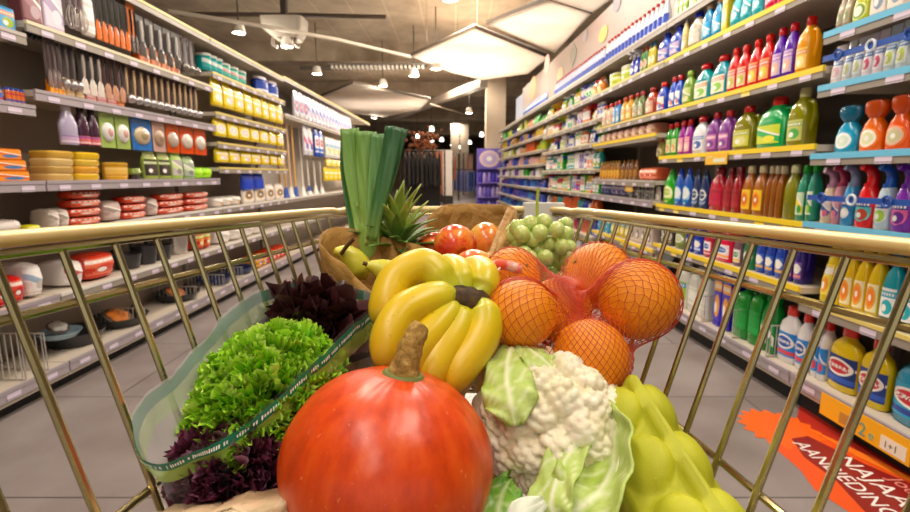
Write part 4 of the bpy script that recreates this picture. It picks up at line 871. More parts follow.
for sg in (-1, 1):
    tpart('chassis_tube', (lambda q: q.tube(cr([(sg*.27, YR-.03, zr(YR)+.03), (sg*.26, YR+.02, .7), (sg*.24, YR+.05, .24), (sg*.22, .2, .2), (sg*.16, .85, .19)], 5), .012, 10))(MB()), M_CH)
    tpart('basket_strut', (lambda q: q.tube([(sg*.17, .3, ZB-.01), (sg*.21, .12, .21)], .009, 8))(MB()), M_CH)
    for yy, xx in ((YR+.06, .24), (.84, .16)):
        fork = tpart('castor_fork', (lambda q: q.hexa([(sg*xx-.018, yy-.02, .05), (sg*xx+.018, yy-.02, .05), (sg*xx+.018, yy+.02, .05), (sg*xx-.018, yy+.02, .05), (sg*xx-.018, yy-.03, .2), (sg*xx+.018, yy-.03, .2), (sg*xx+.018, yy+.03, .2), (sg*xx-.018, yy+.03, .2)]))(MB()), M_CH)
        w = MB(); n = 20; w.prism([(yy+.058*math.cos(2*math.pi*i/n), .058+.058*math.sin(2*math.pi*i/n)) for i in range(n)], sg*xx-.028, sg*xx-.019, 0); w.prism([(yy+.058*math.cos(2*math.pi*i/n), .058+.058*math.sin(2*math.pi*i/n)) for i in range(n)], sg*xx+.019, sg*xx+.028, 0)
        w.v = [tuple(Vector(v)+tro) for v in w.v]; ob('castor_wheel', w, mat('5a5a5c', .6), fork)
tpart('sign_holder', (lambda q: q.box(.13, .205, YF-.012, YF+.012, zr(YF)-.022, zr(YF)+.012))(MB()), mat('d8d6d4', .3))
# ---------------------------------------------------------------- produce in the trolley
def dirs_fib(n):
    i = np.arange(n)+.5; ph = np.arccos(1-2*i/n); th = math.pi*(1+5**.5)*i
    return np.stack([np.cos(th)*np.sin(ph), np.sin(th)*np.sin(ph), np.cos(ph)], 1)
# --- pumpkin
PC = Vector((-.05, .345, ZB+.0725))
def pump():
    q = N('pumpkin_skin', .36, Coat_Weight=.15, Coat_Roughness=.25); co = q.coord(); g = q.n('ShaderNodeSeparateXYZ'); q.l(co, g.inputs[0])
    ang = q.math('ARCTAN2', g.outputs[1], g.outputs[0]); st = q.math('SINE', q.math('MULTIPLY', ang, 34.))
    mp = q.n('ShaderNodeMapping'); mp.inputs['Scale'].default_value = (1, 1, .35); q.l(co, mp.inputs[0])
    nz = q.noise(mp.outputs[0], 60, 5, .6); f = q.math('ADD', nz, q.math('MULTIPLY', st, .02))
    c = q.ramp(f, [(.25, 'b43206'), (.5, 'd8450a'), (.75, 'e65c14')])
    sp = q.noise(co, 240, 2); c = q.mix(q.math('MULTIPLY', q.math('GREATER_THAN', sp, .72), .35), c, lin('f6a06a'))
    q.color(c); q.bump(q.math('ADD', q.noise(co, 55, 3), q.math('MULTIPLY', st, .06)), .18, .003); return q.m
def pshape(d, th, ph):
    u = math.cos(th); k = 1+.005*math.cos(11*ph)*math.sin(th)**2
    k *= 1-.035*max(0, u)**6 - .05*max(0, -u)**4
    v = Vector((d.x*9, d.y*9, d.z*6)); return k*(1+.006*noise.noise(v))
pk = empty('pumpkin', PC-Vector((0, 0, .0725)), 'round orange-red pumpkin with a corky brown stem in the trolley front', 'pumpkin')
m_ = MB(); m_.ball((0, 0, 0), (.0785, .0785, .0715), 72, 48, fn=pshape); po = ob('skin', m_, pump(), pk, angle=180); po.location = (0, 0, .0725); po.rotation_euler = (math.radians(-6), math.radians(10), 0)
tilt = po.rotation_euler.to_matrix()
q = MB(); pts = cr([(0, 0, .062), (0, 0, .070), (.001, .001, .079), (.002, .003, .089), (.005, .006, .100), (.007, .008, .104)], 4)
n_ = len(pts); q.tube(pts, [.0135*(1-.5*(i/n_)**.7)+(.004 if i < 2 else 0) for i in range(n_)], 14)
q.v = [tuple(Vector(v)*(1)+Vector((math.sin(v[1]*900+v[2]*300), math.cos(v[0]*800), 0))*.0006) for v in q.v]
ob('stem', q, noisy('corky_stem', [(.3, '7a5a22'), (.55, 'a8823c'), (.75, 'd0ae68')], 160, .8, 260, .8, .002), pk, (0, 0, .0725)).rotation_euler = po.rotation_euler
q = MB(); q.loft([(.0655, .018, .018), (.0695, .0145, .0145)], 14); ob('stem_scar', q, mat('6f7436', .6), pk, (0, 0, .0725)).rotation_euler = po.rotation_euler

# --- cauliflower
CF = Vector((.086, .418, ZB+.064))
cf = empty('cauliflower', CF-Vector((0, 0, .064)), 'white cauliflower with pale green leaves between pumpkin and egg carton', 'cauliflower')
def curd(R, nv=150, nu=220):
    big = dirs_fib(70); big += np.random.RandomState(3).normal(0, .05, big.shape); big /= np.linalg.norm(big, axis=1, keepdims=True)
    sm = dirs_fib(900); sm += np.random.RandomState(4).normal(0, .018, sm.shape); sm /= np.linalg.norm(sm, axis=1, keepdims=True)
    th = np.linspace(0, math.pi, nv+1); ph = np.linspace(0, 2*math.pi, nu, endpoint=False)
    T, F = np.meshgrid(th, ph, indexing='ij'); D = np.stack([np.sin(T)*np.cos(F), np.sin(T)*np.sin(F), np.cos(T)], -1).reshape(-1, 3)
    wob = np.array([noise.noise(Vector(d)*3.1) for d in D[::1]])*.08
    def cell(cs, k):
        dd = D@cs.T; a = np.arccos(np.clip(dd.max(1), -1, 1)); return np.sqrt(np.clip(1-(a/k)**2, 0, 1))
    r = R*(1+.24*cell(big, .30)+.085*cell(sm, .08)-.22+wob*.5)
    V = D*r[:, None]*np.array([1, 1, .92]); q = MB(); q.v = [tuple(v) for v in V]
    for i in range(nv):
        for j in range(nu):
            k = (j+1) % nu; q.f.append((i*nu+j, (i+1)*nu+j, (i+1)*nu+k, i*nu+k)); q.mi.append(0)
    return q
ob('curd', curd(.065), noisy('cauliflower_curd', [(.3, 'e2d6ae'), (.55, 'f2ead0'), (.8, 'faf5e6')], 45, .6, 420, .5, .0015, Subsurface_Weight=.15, Subsurface_Scale=.006), cf, (0, 0, .069), angle=180)
def leaf_mat(name, c0, c1, cv):
    q = N(name, .45); u = q.n('ShaderNodeAttribute', attribute_name='t').outputs['Fac']; co = q.coord()
    base = q.ramp(q.noise(co, 70, 4), [(.3, c0), (.7, c1)]); q.color(q.mix(q.ramp(u, [(.0, '000000'), (1., 'ffffff')]), base, lin(cv))); q.bump(q.noise(co, 220, 3), .25, .002); return q.m
M_CLEAF = leaf_mat('cauliflower_leaf', 'a6c050', 'c2d67c', 'f0f2d2'); M_CLEAF2 = leaf_mat('cauliflower_leaf_dark', '5f9a2a', '84b83e', 'd8e6a8')
def leaf(spine, widths, normal, nm, m, par, off, ruff=.004, cup=.25, nc=13, rib=.35, th=.0014, wob=9):
    """a leaf as a sheet along a spine; t attribute = midrib and veins"""
    sp = cr(spine, 6); n = len(sp); ws = [widths[min(int(i/(n-1)*(len(widths)-1)), len(widths)-2)]*(1-(i/(n-1)*(len(widths)-1)) % 1)+widths[min(int(i/(n-1)*(len(widths)-1))+1, len(widths)-1)]*((i/(n-1)*(len(widths)-1)) % 1) if i < n-1 else widths[-1] for i in range(n)]
    nv = Vector(normal).normalized(); rows = []; att = []
    for i in range(n):
        t = (sp[min(i+1, n-1)]-sp[max(i-1, 0)]).normalized(); s = t.cross(nv).normalized(); up = s.cross(t).normalized(); row = []
        for j in range(nc):
            u = j/(nc-1)*2-1; p = sp[i]+s*u*ws[i]+up*(cup*ws[i]*u*u+ruff*abs(u)**1.5*math.sin(i*1.1*wob/9+u*5)+.003*(1-min(1, abs(u)/.12))*rib)
            p += up*.0015*noise.noise(p*90); row.append(p-off)
            vein = max(0, 1-abs(u)/.1)*1. if abs(u) < .1 else (.55 if (i+int(abs(u)*6)) % 5 == 0 and abs(u) < .85 else 0); att.append(vein*(1-.5*i/n))
        rows.append(row)
    q = MB(); q.grid(rows); q.att = att; o = ob(nm, q, m, par, angle=180); solid(o, th); return o
z0 = cf.location
leaf([P(518, 342, .475), P(510, 352, .44), P(507, 378, .405), P(511, 402, .388), P(515, 426, .382)], [.004, .017, .021, .022, .006], (-.2, -.6, .8), 'leaf', M_CLEAF, cf, z0, .005, -.2)
leaf([P(518, 342, .475), P(530, 350, .44), P(546, 363, .422), P(562, 378, .422)], [.004, .013, .016, .004], (.2, -.5, .9), 'leaf', M_CLEAF, cf, z0, .004, -.3)
leaf([P(545, 520, .365), P(585, 505, .352), P(610, 478, .366), P(616, 440, .39), P(604, 405, .415)], [.02, .030, .030, .026, .008], (-.9, -.45, .35), 'leaf', M_CLEAF, cf, z0, .003, .45)
leaf([P(560, 530, .35), P(552, 500, .355), P(566, 460, .375), P(592, 432, .395)], [.012, .016, .014, .004], (-.5, -.7, .5), 'leaf', M_CLEAF, cf, z0, .004, .2)
leaf([P(500, 545, .36), P(498, 515, .365), P(503, 492, .385), P(512, 478, .40)], [.02, .022, .016, .004], (-.1, -.8, .5), 'leaf', M_CLEAF2, cf, z0, .006, .1)
leaf([P(470, 365, .48), P(462, 372, .46), P(455, 385, .445), P(458, 400, .44)], [.006, .016, .016, .006], (-.4, -.5, .8), 'leaf', leaf_mat('pale_leaf', 'd8d2a0', 'e6e2b8', 'f4f2dc'), cf, z0, .004, -.3)
leaf([P(520, 535, .34), P(525, 515, .345), P(545, 502, .35)], [.01, .012, .004], (0, -.8, .5), 'leaf_rib', mat('e6ecd8', .4), cf, z0, .002, -.2)

q = MB(); mr = cr([P(575, 520, .352), P(604, 500, .358), P(619, 472, .368), P(621, 440, .388), P(611, 412, .408)], 6); q.tube([p-z0 for p in mr], [.0055*(1-.7*i/len(mr)) for i in range(len(mr))], 8); ob('leaf_rib', q, mat('e2ebc4', .4), cf)
# --- bananas
def ban_mat():
    q = N('banana_skin', .36); t = q.n('ShaderNodeAttribute', attribute_name='t').outputs['Fac']; co = q.coord()
    c = q.ramp(t, [(0., '7d7a1c'), (.1, 'b0b82a'), (.24, 'c8be20'), (.45, 'e0c018'), (.86, 'd8b218'), (.95, 'a89a24'), (1., '2a2012')])
    sp = q.math('GREATER_THAN', q.noise(co, 330, 2), .72); q.color(q.mix(q.math('MULTIPLY', sp, .5), c, lin('8a6a1a'))); return q.m
M_BAN = ban_mat()
bb = empty('banana_bunch', P(440, 310, .45), 'bunch of yellow bananas with a dark crown lying behind the pumpkin', 'bananas'); bo = bb.location
def banana(pts, r, pw=1.):
    sp = cr(pts, 8); n = len(sp); rs = []
    for i in range(n):
        u = i/(n-1); k = .34+.66*min(1, max(0, (u-.06)/.2)) if u < .26 else (1 if u < .72 else max(.16, math.sqrt(max(0, 1-((u-.72)/.29)**2))))
        rs.append(r*k)
    q = MB(); q.tube([p-bo for p in sp], rs, 10); q.att = [min(1, (i//10)/(n-1)) for i in range(n*10)]
    vs = []
    for i, v in enumerate(q.v):   # five flat sides
        k = i//10; c = sp[k]-bo; d = Vector(v)-c; a = 2*math.pi*(i % 10)/10; vs.append(tuple(c+d*(1.0+.05*math.cos(5*a))))
    q.v = vs; o = ob('banana', q, M_BAN, bb, angle=180); subsurf(o); return o
CB = P(466, 300, .455)
banana([CB+Vector((-.002, 0, .001)), P(446, 284, .465), P(425, 266, .470), P(398, 278, .462), P(386, 305, .448), P(381, 328, .442)], .0178)
banana([CB+Vector((-.004, -.002, 0)), P(448, 298, .45), P(424, 302, .437), P(402, 314, .425), P(388, 340, .412), P(385, 372, .405)], .0172)
banana([CB+Vector((-.002, -.003, -.001)), P(454, 309, .448), P(438, 326, .432), P(420, 346, .42), P(406, 372, .412), P(402, 398, .41)], .0165)
banana([CB+Vector((.001, -.003, -.002)), P(463, 313, .448), P(455, 332, .435), P(442, 352, .424), P(430, 375, .415), P(428, 400, .412)], .0165)
banana([CB+Vector((.005, -.001, -.001)), P(482, 309, .45), P(484, 328, .44), P(473, 350, .43), P(456, 372, .422), P(445, 396, .418)], .0172)
banana([CB+Vector((.0, .003, .002)), P(463, 287, .468), P(458, 272, .485), P(446, 268, .51), P(432, 276, .53), P(424, 290, .54)], .0155)
banana([CB+Vector((.004, .002, .001)), P(480, 292, .468), P(484, 277, .482), P(476, 270, .51), P(462, 278, .53), P(450, 292, .54)], .0165)
q = MB(); q.ball((0, 0, 0), (.023, .016, .012), 16, 10, fn=lambda d, a, b: 1+.25*noise.noise(d*3.5)); ob('crown', q, noisy('banana_crown', [(.3, '2a1a0c'), (.7, '5a4018')], 120, .8, 200, .6), bb, CB-bo, angle=180).rotation_euler = (.3, .2, .1)

# --- oranges and their net
def orange_mat():
    q = N('orange_peel', .38, Subsurface_Weight=.08, Subsurface_Scale=.004); co = q.coord(); q.color(q.ramp(q.noise(co, 25, 3), [(.3, 'f58a08'), (.7, 'ffab1c')])); q.bump(q.noise(co, 650, 2), .3, .001); return q.m
M_OR = orange_mat()
OC = [(590, 348, .468, .0355, 'orange at the front of the net bag, beside the cauliflower'), (527, 314, .475, .0335, 'orange in the net bag touching the bananas'), (553, 300, .525, .034, 'orange behind the banana-side orange in the net bag'), (633, 303, .485, .0385, 'big orange at the cart-wire side of the net bag'), (592, 281, .55, .0375, 'orange at the back of the net bag, farthest from the pumpkin'), (523, 284, .545, .031, 'orange corner showing under the paper tag of the net bag')]
orm = MB(); orm.ball((0, 0, 0), 1, 40, 26, fn=lambda d, a, b: 1-.05*math.exp(-(a/.25)**2)-.03*abs(d.z)**4); orm = orm.mesh('orange', [M_OR], 180)
calm = MB(); calm.ball((0, 0, .955), (.06, .06, .02), 8, 4); calm = calm.mesh('stem_scar', [mat('6a6a20', .7)])
OS = []
for px, py, s, r, lab in OC: OS.append([P(px, py, s), r, lab, 1.])
LOW = [((.085, .515), 'first'), ((.155, .50), 'second'), ((.12, .575), 'third')]
for (x, y), w in LOW:
    OS.append([Vector((x, y, ZB+.044)), .034, f'orange low inside the net bag, {w} of its bottom layer', 3.])
for _ in range(80):
    for i in range(len(OS)):
        for j in range(i):
            a, b = OS[i], OS[j]; d = a[0]-b[0]; ov_ = a[1]+b[1]+.0012-d.length
            if ov_ > 0: d.normalize(); wa = a[3]/(a[3]+b[3]); a[0] = a[0]+d*(ov_*wa); b[0] = b[0]-d*(ov_*(1-wa))
    for a in OS: a[0].z = max(a[0].z, ZB+.008+a[1])
for c, r, lab, w in OS:
    o = ob('orange', orm, None, None, c, lab, 'orange', 'oranges in the red net bag'); o.scale = (r, r, r*.98); o.rotation_euler = (random.uniform(-1, 1), random.uniform(-1, 1), random.uniform(0, 6)); ob('stem_scar', calm, None, o)
OS = [(c, r) for c, r, lab, w in OS]
cen = sum((c for c, r in OS[:6]), Vector())/6+Vector((.004, -.01, -.05))
def hull(nu, nv, grow=.0016, relax=10):
    R = np.zeros((nv+1, nu)); D = np.zeros((nv+1, nu, 3))
    for i in range(nv+1):
        for j in range(nu):
            th = math.pi*i/nv; ph = 2*math.pi*(j+.5*(i % 2))/nu; d = Vector((math.sin(th)*math.cos(ph), math.sin(th)*math.sin(ph), math.cos(th))); D[i, j] = d; best = .02
            for c, r in OS:
                oc = cen-c; b = oc.dot(d); h = b*b-(oc.length_squared-(r+grow)**2)
                if h > 0: best = max(best, -b+math.sqrt(h))
            R[i, j] = best
    base = R.copy()
    for _ in range(relax):
        a = (np.roll(R, 1, 1)+np.roll(R, -1, 1)+np.vstack([R[:1], R[:-1]])+np.vstack([R[1:], R[-1:]]))/4; R = np.maximum(base, a)
    return D*R[..., None]
nu, nv = 78, 58
H = hull(nu, nv); floorz = ZB-cen.z+.005
H[..., 2] = np.maximum(H[..., 2], floorz)
q = MB(); RN = .00032
def seg(a, b):
    a, b = Vector(a), Vector(b); t = b-a
    if t.length < 1e-5: return
    n1 = t.orthogonal().normalized()*RN; n2 = t.normalized().cross(n1)
    q.add([a+n1, a+n2, a-n1, a-n2, b+n1, b+n2, b-n1, b-n2], [(0, 1, 5, 4), (1, 2, 6, 5), (2, 3, 7, 6), (3, 0, 4, 7)])
for i in range(0, nv-2):
    for j in range(nu):
        o = i % 2; seg(H[i, j], H[i+1, (j+o) % nu]); seg(H[i, j], H[i+1, (j+o-1) % nu])
nt = empty('net_bag', cen, 'red-orange net bag stretched around the oranges', 'net bag')
M_NET = mat('c03c10', .4); ob('netting', q, M_NET, nt, angle=180)
neck = MB(); NK = P(512, 276, .54)
for k in range(16):
    a = 2*math.pi*k/16; p0 = H[14, int(nu*.47)+k % 10-5]+np.array(cen); 
    neck.tube([Vector(p0)-cen, (Vector(p0)*.4+NK*.6)-cen+Vector((0, 0, .006*math.sin(a))), NK-cen+Vector((.004*math.cos(a), 0, .004*math.sin(a))), P(490, 283, .545)-cen+Vector((.008*math.cos(a), 0, .008*math.sin(a)))], .0006, 4)
ob('gathered_neck', neck, M_NET, nt, angle=180)
q = MB(); tg = [P(482, 290, .50), P(488, 272, .515), P(500, 266, .52), P(522, 271, .52)]; q.grid([[p-cen+Vector((0, 0, .007)), p-cen-Vector((0, 0, .004))] for p in cr(tg, 6)]); solid(ob('paper_tag', q, noisy('tag_print', [(.45, 'f0e2d8'), (.55, 'e85a3a')], 40, .4), nt, angle=180), .0006)
q = MB(); q.tube([p-cen for p in cr([P(500, 268, .52), P(486, 282, .50), P(478, 300, .49), P(474, 312, .485)], 5)], .0012, 6); ob('tie_string', q, mat('efe6da', .5), nt)

# --- egg carton
def carton_mat():
    q = N('lime_pulp', .62); co = q.coord(); q.color(q.ramp(q.noise(co, 30, 4), [(.3, 'aeb01a'), (.7, 'c4c42a')])); q.bump(q.noise(co, 900, 2), .3, .0008); return q.m
EC0, EC1 = P(640, 414, .415), P(703, 518, .342)
ax = (EC1-EC0); LEN = .152; ax.normalize(); mid = (EC0+EC1)/2
sd = ax.cross(Vector((0, 0, 1))).normalized(); sd = (sd*math.cos(.04)+Vector((0, 0, 1))*math.sin(.04)) if sd.x > 0 else -sd
nn = sd.cross(ax).normalized(); nn = nn if nn.z > 0 else -nn
ec = empty('egg_carton', Vector((mid.x, mid.y, ZB)), 'lime-green moulded pulp egg carton beside the cauliflower', 'egg carton')
def cart(nx=48, ny=64, depth=0):
    rows = []
    WD = .08
    for i in range(ny+1):
        v = (i/ny*2-1); row = []
        for j in range(nx+1):
            u = (j/nx*2-1); h = 0
            for cu in (-.48, .48):
                for cv in (-.64, 0, .64):
                    a, b = (u-cu)/.40, (v-cv)/.29; h = max(h, .016*max(0, 1-(abs(a)**2+abs(b)**2))**.55)
            h += .012*(math.exp(-((u-.035)/.03)**2)+math.exp(-((u+.045)/.03)**2))*(1 if abs(v) < .97 else .3)-.026*abs(u)-.010*max(0, abs(v)-.88)/.12
            edge = max(abs(u), abs(v)); h -= .016*max(0, edge-.94)/.06
            row.append(clampx(mid+ax*(v*LEN/2)+sd*(u*WD/2)+nn*(h+.012), .006)-ec.location)
        rows.append(row)
    return rows
q = MB(); q.grid(cart()); M_CART = carton_mat(); lid = ob('lid', q, M_CART, ec, angle=180); solid(lid, .002, -1)
q = MB(); ins = []
for k, (sc_, dz) in enumerate(((1., -.03), (1.04, -.034), (.86, -.062), (.8, -.064))):
    ring = []
    for a in range(40):
        t = 2*math.pi*a/40; c, s_ = math.cos(t), math.sin(t); u = math.copysign(abs(c)**.4, c)*sc_; v = math.copysign(abs(s_)**.4, s_)*(1+(sc_-1)*.6); ring.append(clampx(mid+ax*(v*LEN/2)+sd*(u*.08/2)+nn*dz, .006)-ec.location)
    ins.append(ring)
q.grid(ins, wrap=True); q.f.append(tuple(range(120, 160))); q.mi.append(0); ob('tray', q, M_CART, ec)
q = MB(); q.grid([[mid+ax*(v*LEN/2)+sd*(-.08/2-.004-.012*w)+nn*(-.028-.02*w)-ec.location for v in np.linspace(-.2, .85, 12)] for w in (0, .5, 1.)]); solid(ob('closing_flap', q, M_CART, ec, angle=180), .002)
for v in (-.45, .35):
    q = MB(); q.ball((0, 0, 0), (.003, .004, .0012), 8, 4); ob('vent_hole', q, mat('5a6010', .8), ec, mid+ax*(v*LEN/2)+sd*(.012)+nn*(-.004)-ec.location)

# --- lettuces in a printed clear bag
def ruffle(cen_, rad, n, nm, label, stops, L_, H_, seed, waves=3.5):
    rnd = random.Random(seed); q = MB(); att = []
    for k in range(n):
        z = rnd.uniform(-.1, 1); a = rnd.uniform(0, 6.283); rr = math.sqrt(max(0, 1-max(0, z)**2)); d = Vector((rr*math.cos(a), rr*math.sin(a), z)); lay = rnd.uniform(.8, 1.03)
        c = Vector((d.x*rad[0], d.y*rad[1], d.z*rad[2]))*lay; up = (d+Vector((rnd.uniform(-.5, .5), rnd.uniform(-.5, .5), rnd.uniform(0, .8)))).normalized(); t = Matrix.Rotation(rnd.uniform(0, 6.28), 3, up) @ up.orthogonal().normalized(); b = up.cross(t); s = rnd.uniform(.65, 1.3); f = rnd.uniform(0, 6); w = waves*rnd.uniform(.8, 1.3); bend = rnd.uniform(-1, 1); shade = rnd.random(); rows = []
        for i in range(4):
            v = i/3; row = []
            for j in range(15):
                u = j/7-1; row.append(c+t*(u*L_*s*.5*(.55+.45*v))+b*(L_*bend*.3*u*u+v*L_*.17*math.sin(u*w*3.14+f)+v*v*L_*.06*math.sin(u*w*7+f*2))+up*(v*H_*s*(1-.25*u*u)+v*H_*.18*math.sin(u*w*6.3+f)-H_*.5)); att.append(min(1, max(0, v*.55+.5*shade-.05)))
            rows.append([clampx(p_+cen_)-cen_ for p_ in row])
        q.grid(rows)
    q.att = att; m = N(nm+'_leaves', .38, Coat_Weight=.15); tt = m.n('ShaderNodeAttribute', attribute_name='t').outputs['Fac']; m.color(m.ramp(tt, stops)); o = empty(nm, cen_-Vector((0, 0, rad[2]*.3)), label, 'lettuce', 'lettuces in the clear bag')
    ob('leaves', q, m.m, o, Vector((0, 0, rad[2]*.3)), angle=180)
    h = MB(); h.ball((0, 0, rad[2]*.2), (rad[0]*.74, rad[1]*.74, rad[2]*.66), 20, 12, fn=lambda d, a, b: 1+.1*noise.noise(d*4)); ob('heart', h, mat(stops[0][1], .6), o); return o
def frill(cen_, rad, n, nm, label, stops, size, seed, res=(5, 7), curl=1.):
    rnd = random.Random(seed); q = MB(); att = []
    for k in range(n):
        z = rnd.uniform(-.15, 1); a = rnd.uniform(0, 6.283); rr = math.sqrt(max(0, 1-max(0, z)**2)); d = Vector((rr*math.cos(a), rr*math.sin(a), z)); lay = rnd.uniform(.72, 1.04)
        c = Vector((d.x*rad[0]*lay, d.y*rad[1]*lay, d.z*rad[2]*lay)); nrm = (d+Vector((rnd.uniform(-.7, .7), rnd.uniform(-.7, .7), rnd.uniform(-.2, .9)))).normalized(); t = nrm.orthogonal().normalized(); t = Matrix.Rotation(rnd.uniform(0, 6.28), 3, nrm) @ t; b = nrm.cross(t); s = size*rnd.uniform(.6, 1.25); f1, f2 = rnd.uniform(0, 6), rnd.uniform(0, 6); rows = []; R_, Cn = res; shade = rnd.random()
        for i in range(R_):
            v = i/(R_-1); row = []
            for j in range(Cn):
                u = j/(Cn-1)*2-1; w = s*(.25+.75*math.sin(v*2.0))*(1+.15*math.sin(j*2.4+f2)); row.append(c+t*(u*w)+nrm*((v-.5)*s*1.2)+b*(curl*s*.42*v*math.sin(u*6.5+f1)+.5*s*v*v*math.cos(f2)))
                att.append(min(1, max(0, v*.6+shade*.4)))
            rows.append([clampx(p_+cen_)-cen_ for p_ in row])
        q.grid(rows)
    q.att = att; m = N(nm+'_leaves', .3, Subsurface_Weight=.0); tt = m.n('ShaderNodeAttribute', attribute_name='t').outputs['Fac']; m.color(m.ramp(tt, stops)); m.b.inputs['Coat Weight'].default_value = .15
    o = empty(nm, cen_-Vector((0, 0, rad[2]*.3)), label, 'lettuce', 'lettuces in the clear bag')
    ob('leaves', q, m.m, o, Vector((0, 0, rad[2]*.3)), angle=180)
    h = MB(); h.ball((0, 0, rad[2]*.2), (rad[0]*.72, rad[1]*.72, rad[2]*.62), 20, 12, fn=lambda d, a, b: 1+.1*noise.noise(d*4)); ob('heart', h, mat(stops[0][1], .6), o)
    return o
lg = P(262, 362, .445); lr = P(306, 306, .55); lp = P(232, 424, .375)
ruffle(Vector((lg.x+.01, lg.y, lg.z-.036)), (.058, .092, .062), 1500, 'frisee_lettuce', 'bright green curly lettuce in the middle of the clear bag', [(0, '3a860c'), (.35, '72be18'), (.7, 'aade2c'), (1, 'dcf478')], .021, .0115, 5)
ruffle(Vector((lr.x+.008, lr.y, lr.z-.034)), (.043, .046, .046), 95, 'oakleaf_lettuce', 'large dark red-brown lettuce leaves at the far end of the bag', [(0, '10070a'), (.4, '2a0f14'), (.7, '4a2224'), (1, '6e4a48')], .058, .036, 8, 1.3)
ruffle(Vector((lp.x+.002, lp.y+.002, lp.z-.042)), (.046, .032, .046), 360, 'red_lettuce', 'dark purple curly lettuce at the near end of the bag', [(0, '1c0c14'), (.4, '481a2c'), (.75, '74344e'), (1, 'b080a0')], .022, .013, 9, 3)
def film_mat():
    m = bpy.data.materials.new('clear_film'); m.use_nodes = True; t = m.node_tree; t.nodes.clear()
    o = t.nodes.new('ShaderNodeOutputMaterial'); mx = t.nodes.new('ShaderNodeMixShader'); tr_ = t.nodes.new('ShaderNodeBsdfTransparent'); gl = t.nodes.new('ShaderNodeBsdfPrincipled')
    gl.inputs['Base Color'].default_value = lin('e8e8ea'); gl.inputs['Roughness'].default_value = .15; tr_.inputs[0].default_value = (.97, .98, .97, 1)
    fr = t.nodes.new('ShaderNodeLayerWeight'); fr.inputs[0].default_value = .35; ma = t.nodes.new('ShaderNodeMath'); ma.operation = 'MULTIPLY_ADD'; ma.inputs[1].default_value = .32; ma.inputs[2].default_value = .03
    t.links.new(fr.outputs['Fresnel'], ma.inputs[0]); t.links.new(ma.outputs[0], mx.inputs[0]); t.links.new(tr_.outputs[0], mx.inputs[1]); t.links.new(gl.outputs[0], mx.inputs[2]); t.links.new(mx.outputs[0], o.inputs[0]); return m
M_FILM = film_mat()
RIM = [(131, 428, .345), (140, 398, .36), (172, 374, .39), (205, 338, .44), (238, 302, .495), (275, 284, .545), (322, 280, .58), (362, 288, .57), (380, 300, .535), (366, 312, .49), (345, 328, .455), (321, 350, .42), (287, 385, .385), (240, 425, .357), (195, 449, .345), (158, 461, .34), (139, 452, .34)]
rim = crc([P(*r) for r in RIM], 6); bagc = Vector((-.165, .45, ZB))
bgm = empty('salad_bag', bagc, 'clear plastic salad bag with a green printed rim', 'bag')
rows = []; band = []
nR = len(rim)
bot = []
for i, p in enumerate(rim):
    d = (p-bagc); bx = bagc.x+d.x*.62; by = bagc.y+d.y*.78; bot.append(Vector((max(bx, -.178), by, ZB+.009)))
for k in range(13):
    u = k/12; row = []
    for i in range(nR):
        p = rim[i].lerp(bot[i], u); bul = math.sin(u*math.pi)*.012; d = Vector((p.x-bagc.x, p.y-bagc.y, 0)); d.normalize(); nz = .004*noise.noise(p*38)+.003*noise.noise(p*90)
        p = p+d*(bul*(.5 if d.x < 0 else 1)+nz); p = clampx(p, .005); row.append(p-bagc)
    rows.append(row)
q = MB(); q.grid(rows, wrap=True); q.f.append(tuple(range(12*nR, 13*nR))); q.mi.append(0); ob('film', q, M_FILM, bgm, angle=180)
def bandrow(u0, u1, m, nm, o=.0012):
    q = MB(); rr = []
    for k in range(4):
        u = u0+(u1-u0)*k/3; row = []
        for i in range(nR):
            a = rows[0][i].lerp(rows[1][i], min(1, u*12)) if u < 1/12 else rows[int(u*12)][i].lerp(rows[min(12, int(u*12)+1)][i], u*12-int(u*12)); d = Vector((a.x, a.y, 0)).normalized(); row.append(a+d*o)
        rr.append(row)
    q.grid(rr, wrap=True); return ob(nm, q, m, bgm, angle=180)
def band_mat(c, al):
    m = bpy.data.materials.new('film_print'); m.use_nodes = True; b = m.node_tree.nodes['Principled BSDF']; b.inputs['Base Color'].default_value = lin(c); b.inputs['Alpha'].default_value = al; b.inputs['Roughness'].default_value = .2; return m
bandrow(.02, .095, band_mat('1a7a5c', .88), 'green_print_band'); bandrow(.095, .2, band_mat('a8cc50', .55), 'lime_print_band')
# small white print along the green band
q = MB(); L_ = 0; rnd = random.Random(2)
for i in range(nR):
    a = rows[0][i].lerp(rows[1][i], .058*12); b_ = rows[0][(i+1) % nR].lerp(rows[1][(i+1) % nR], .058*12); dn = (rows[1][i]-rows[0][i]).normalized(); d = Vector((a.x, a.y, 0)).normalized()*.0022
    for k in range(3):
        if rnd.random() < .25: continue
        u0, u1 = k/3+.04, k/3+.24; p0, p1 = a.lerp(b_, u0)+d, a.lerp(b_, u1)+d; h = dn*rnd.uniform(.0009, .0016); q.add([p0-h, p1-h, p1+h, p0+h], [(0, 1, 2, 3)])
ob('white_print', q, mat('e8f0e6', .5), bgm)

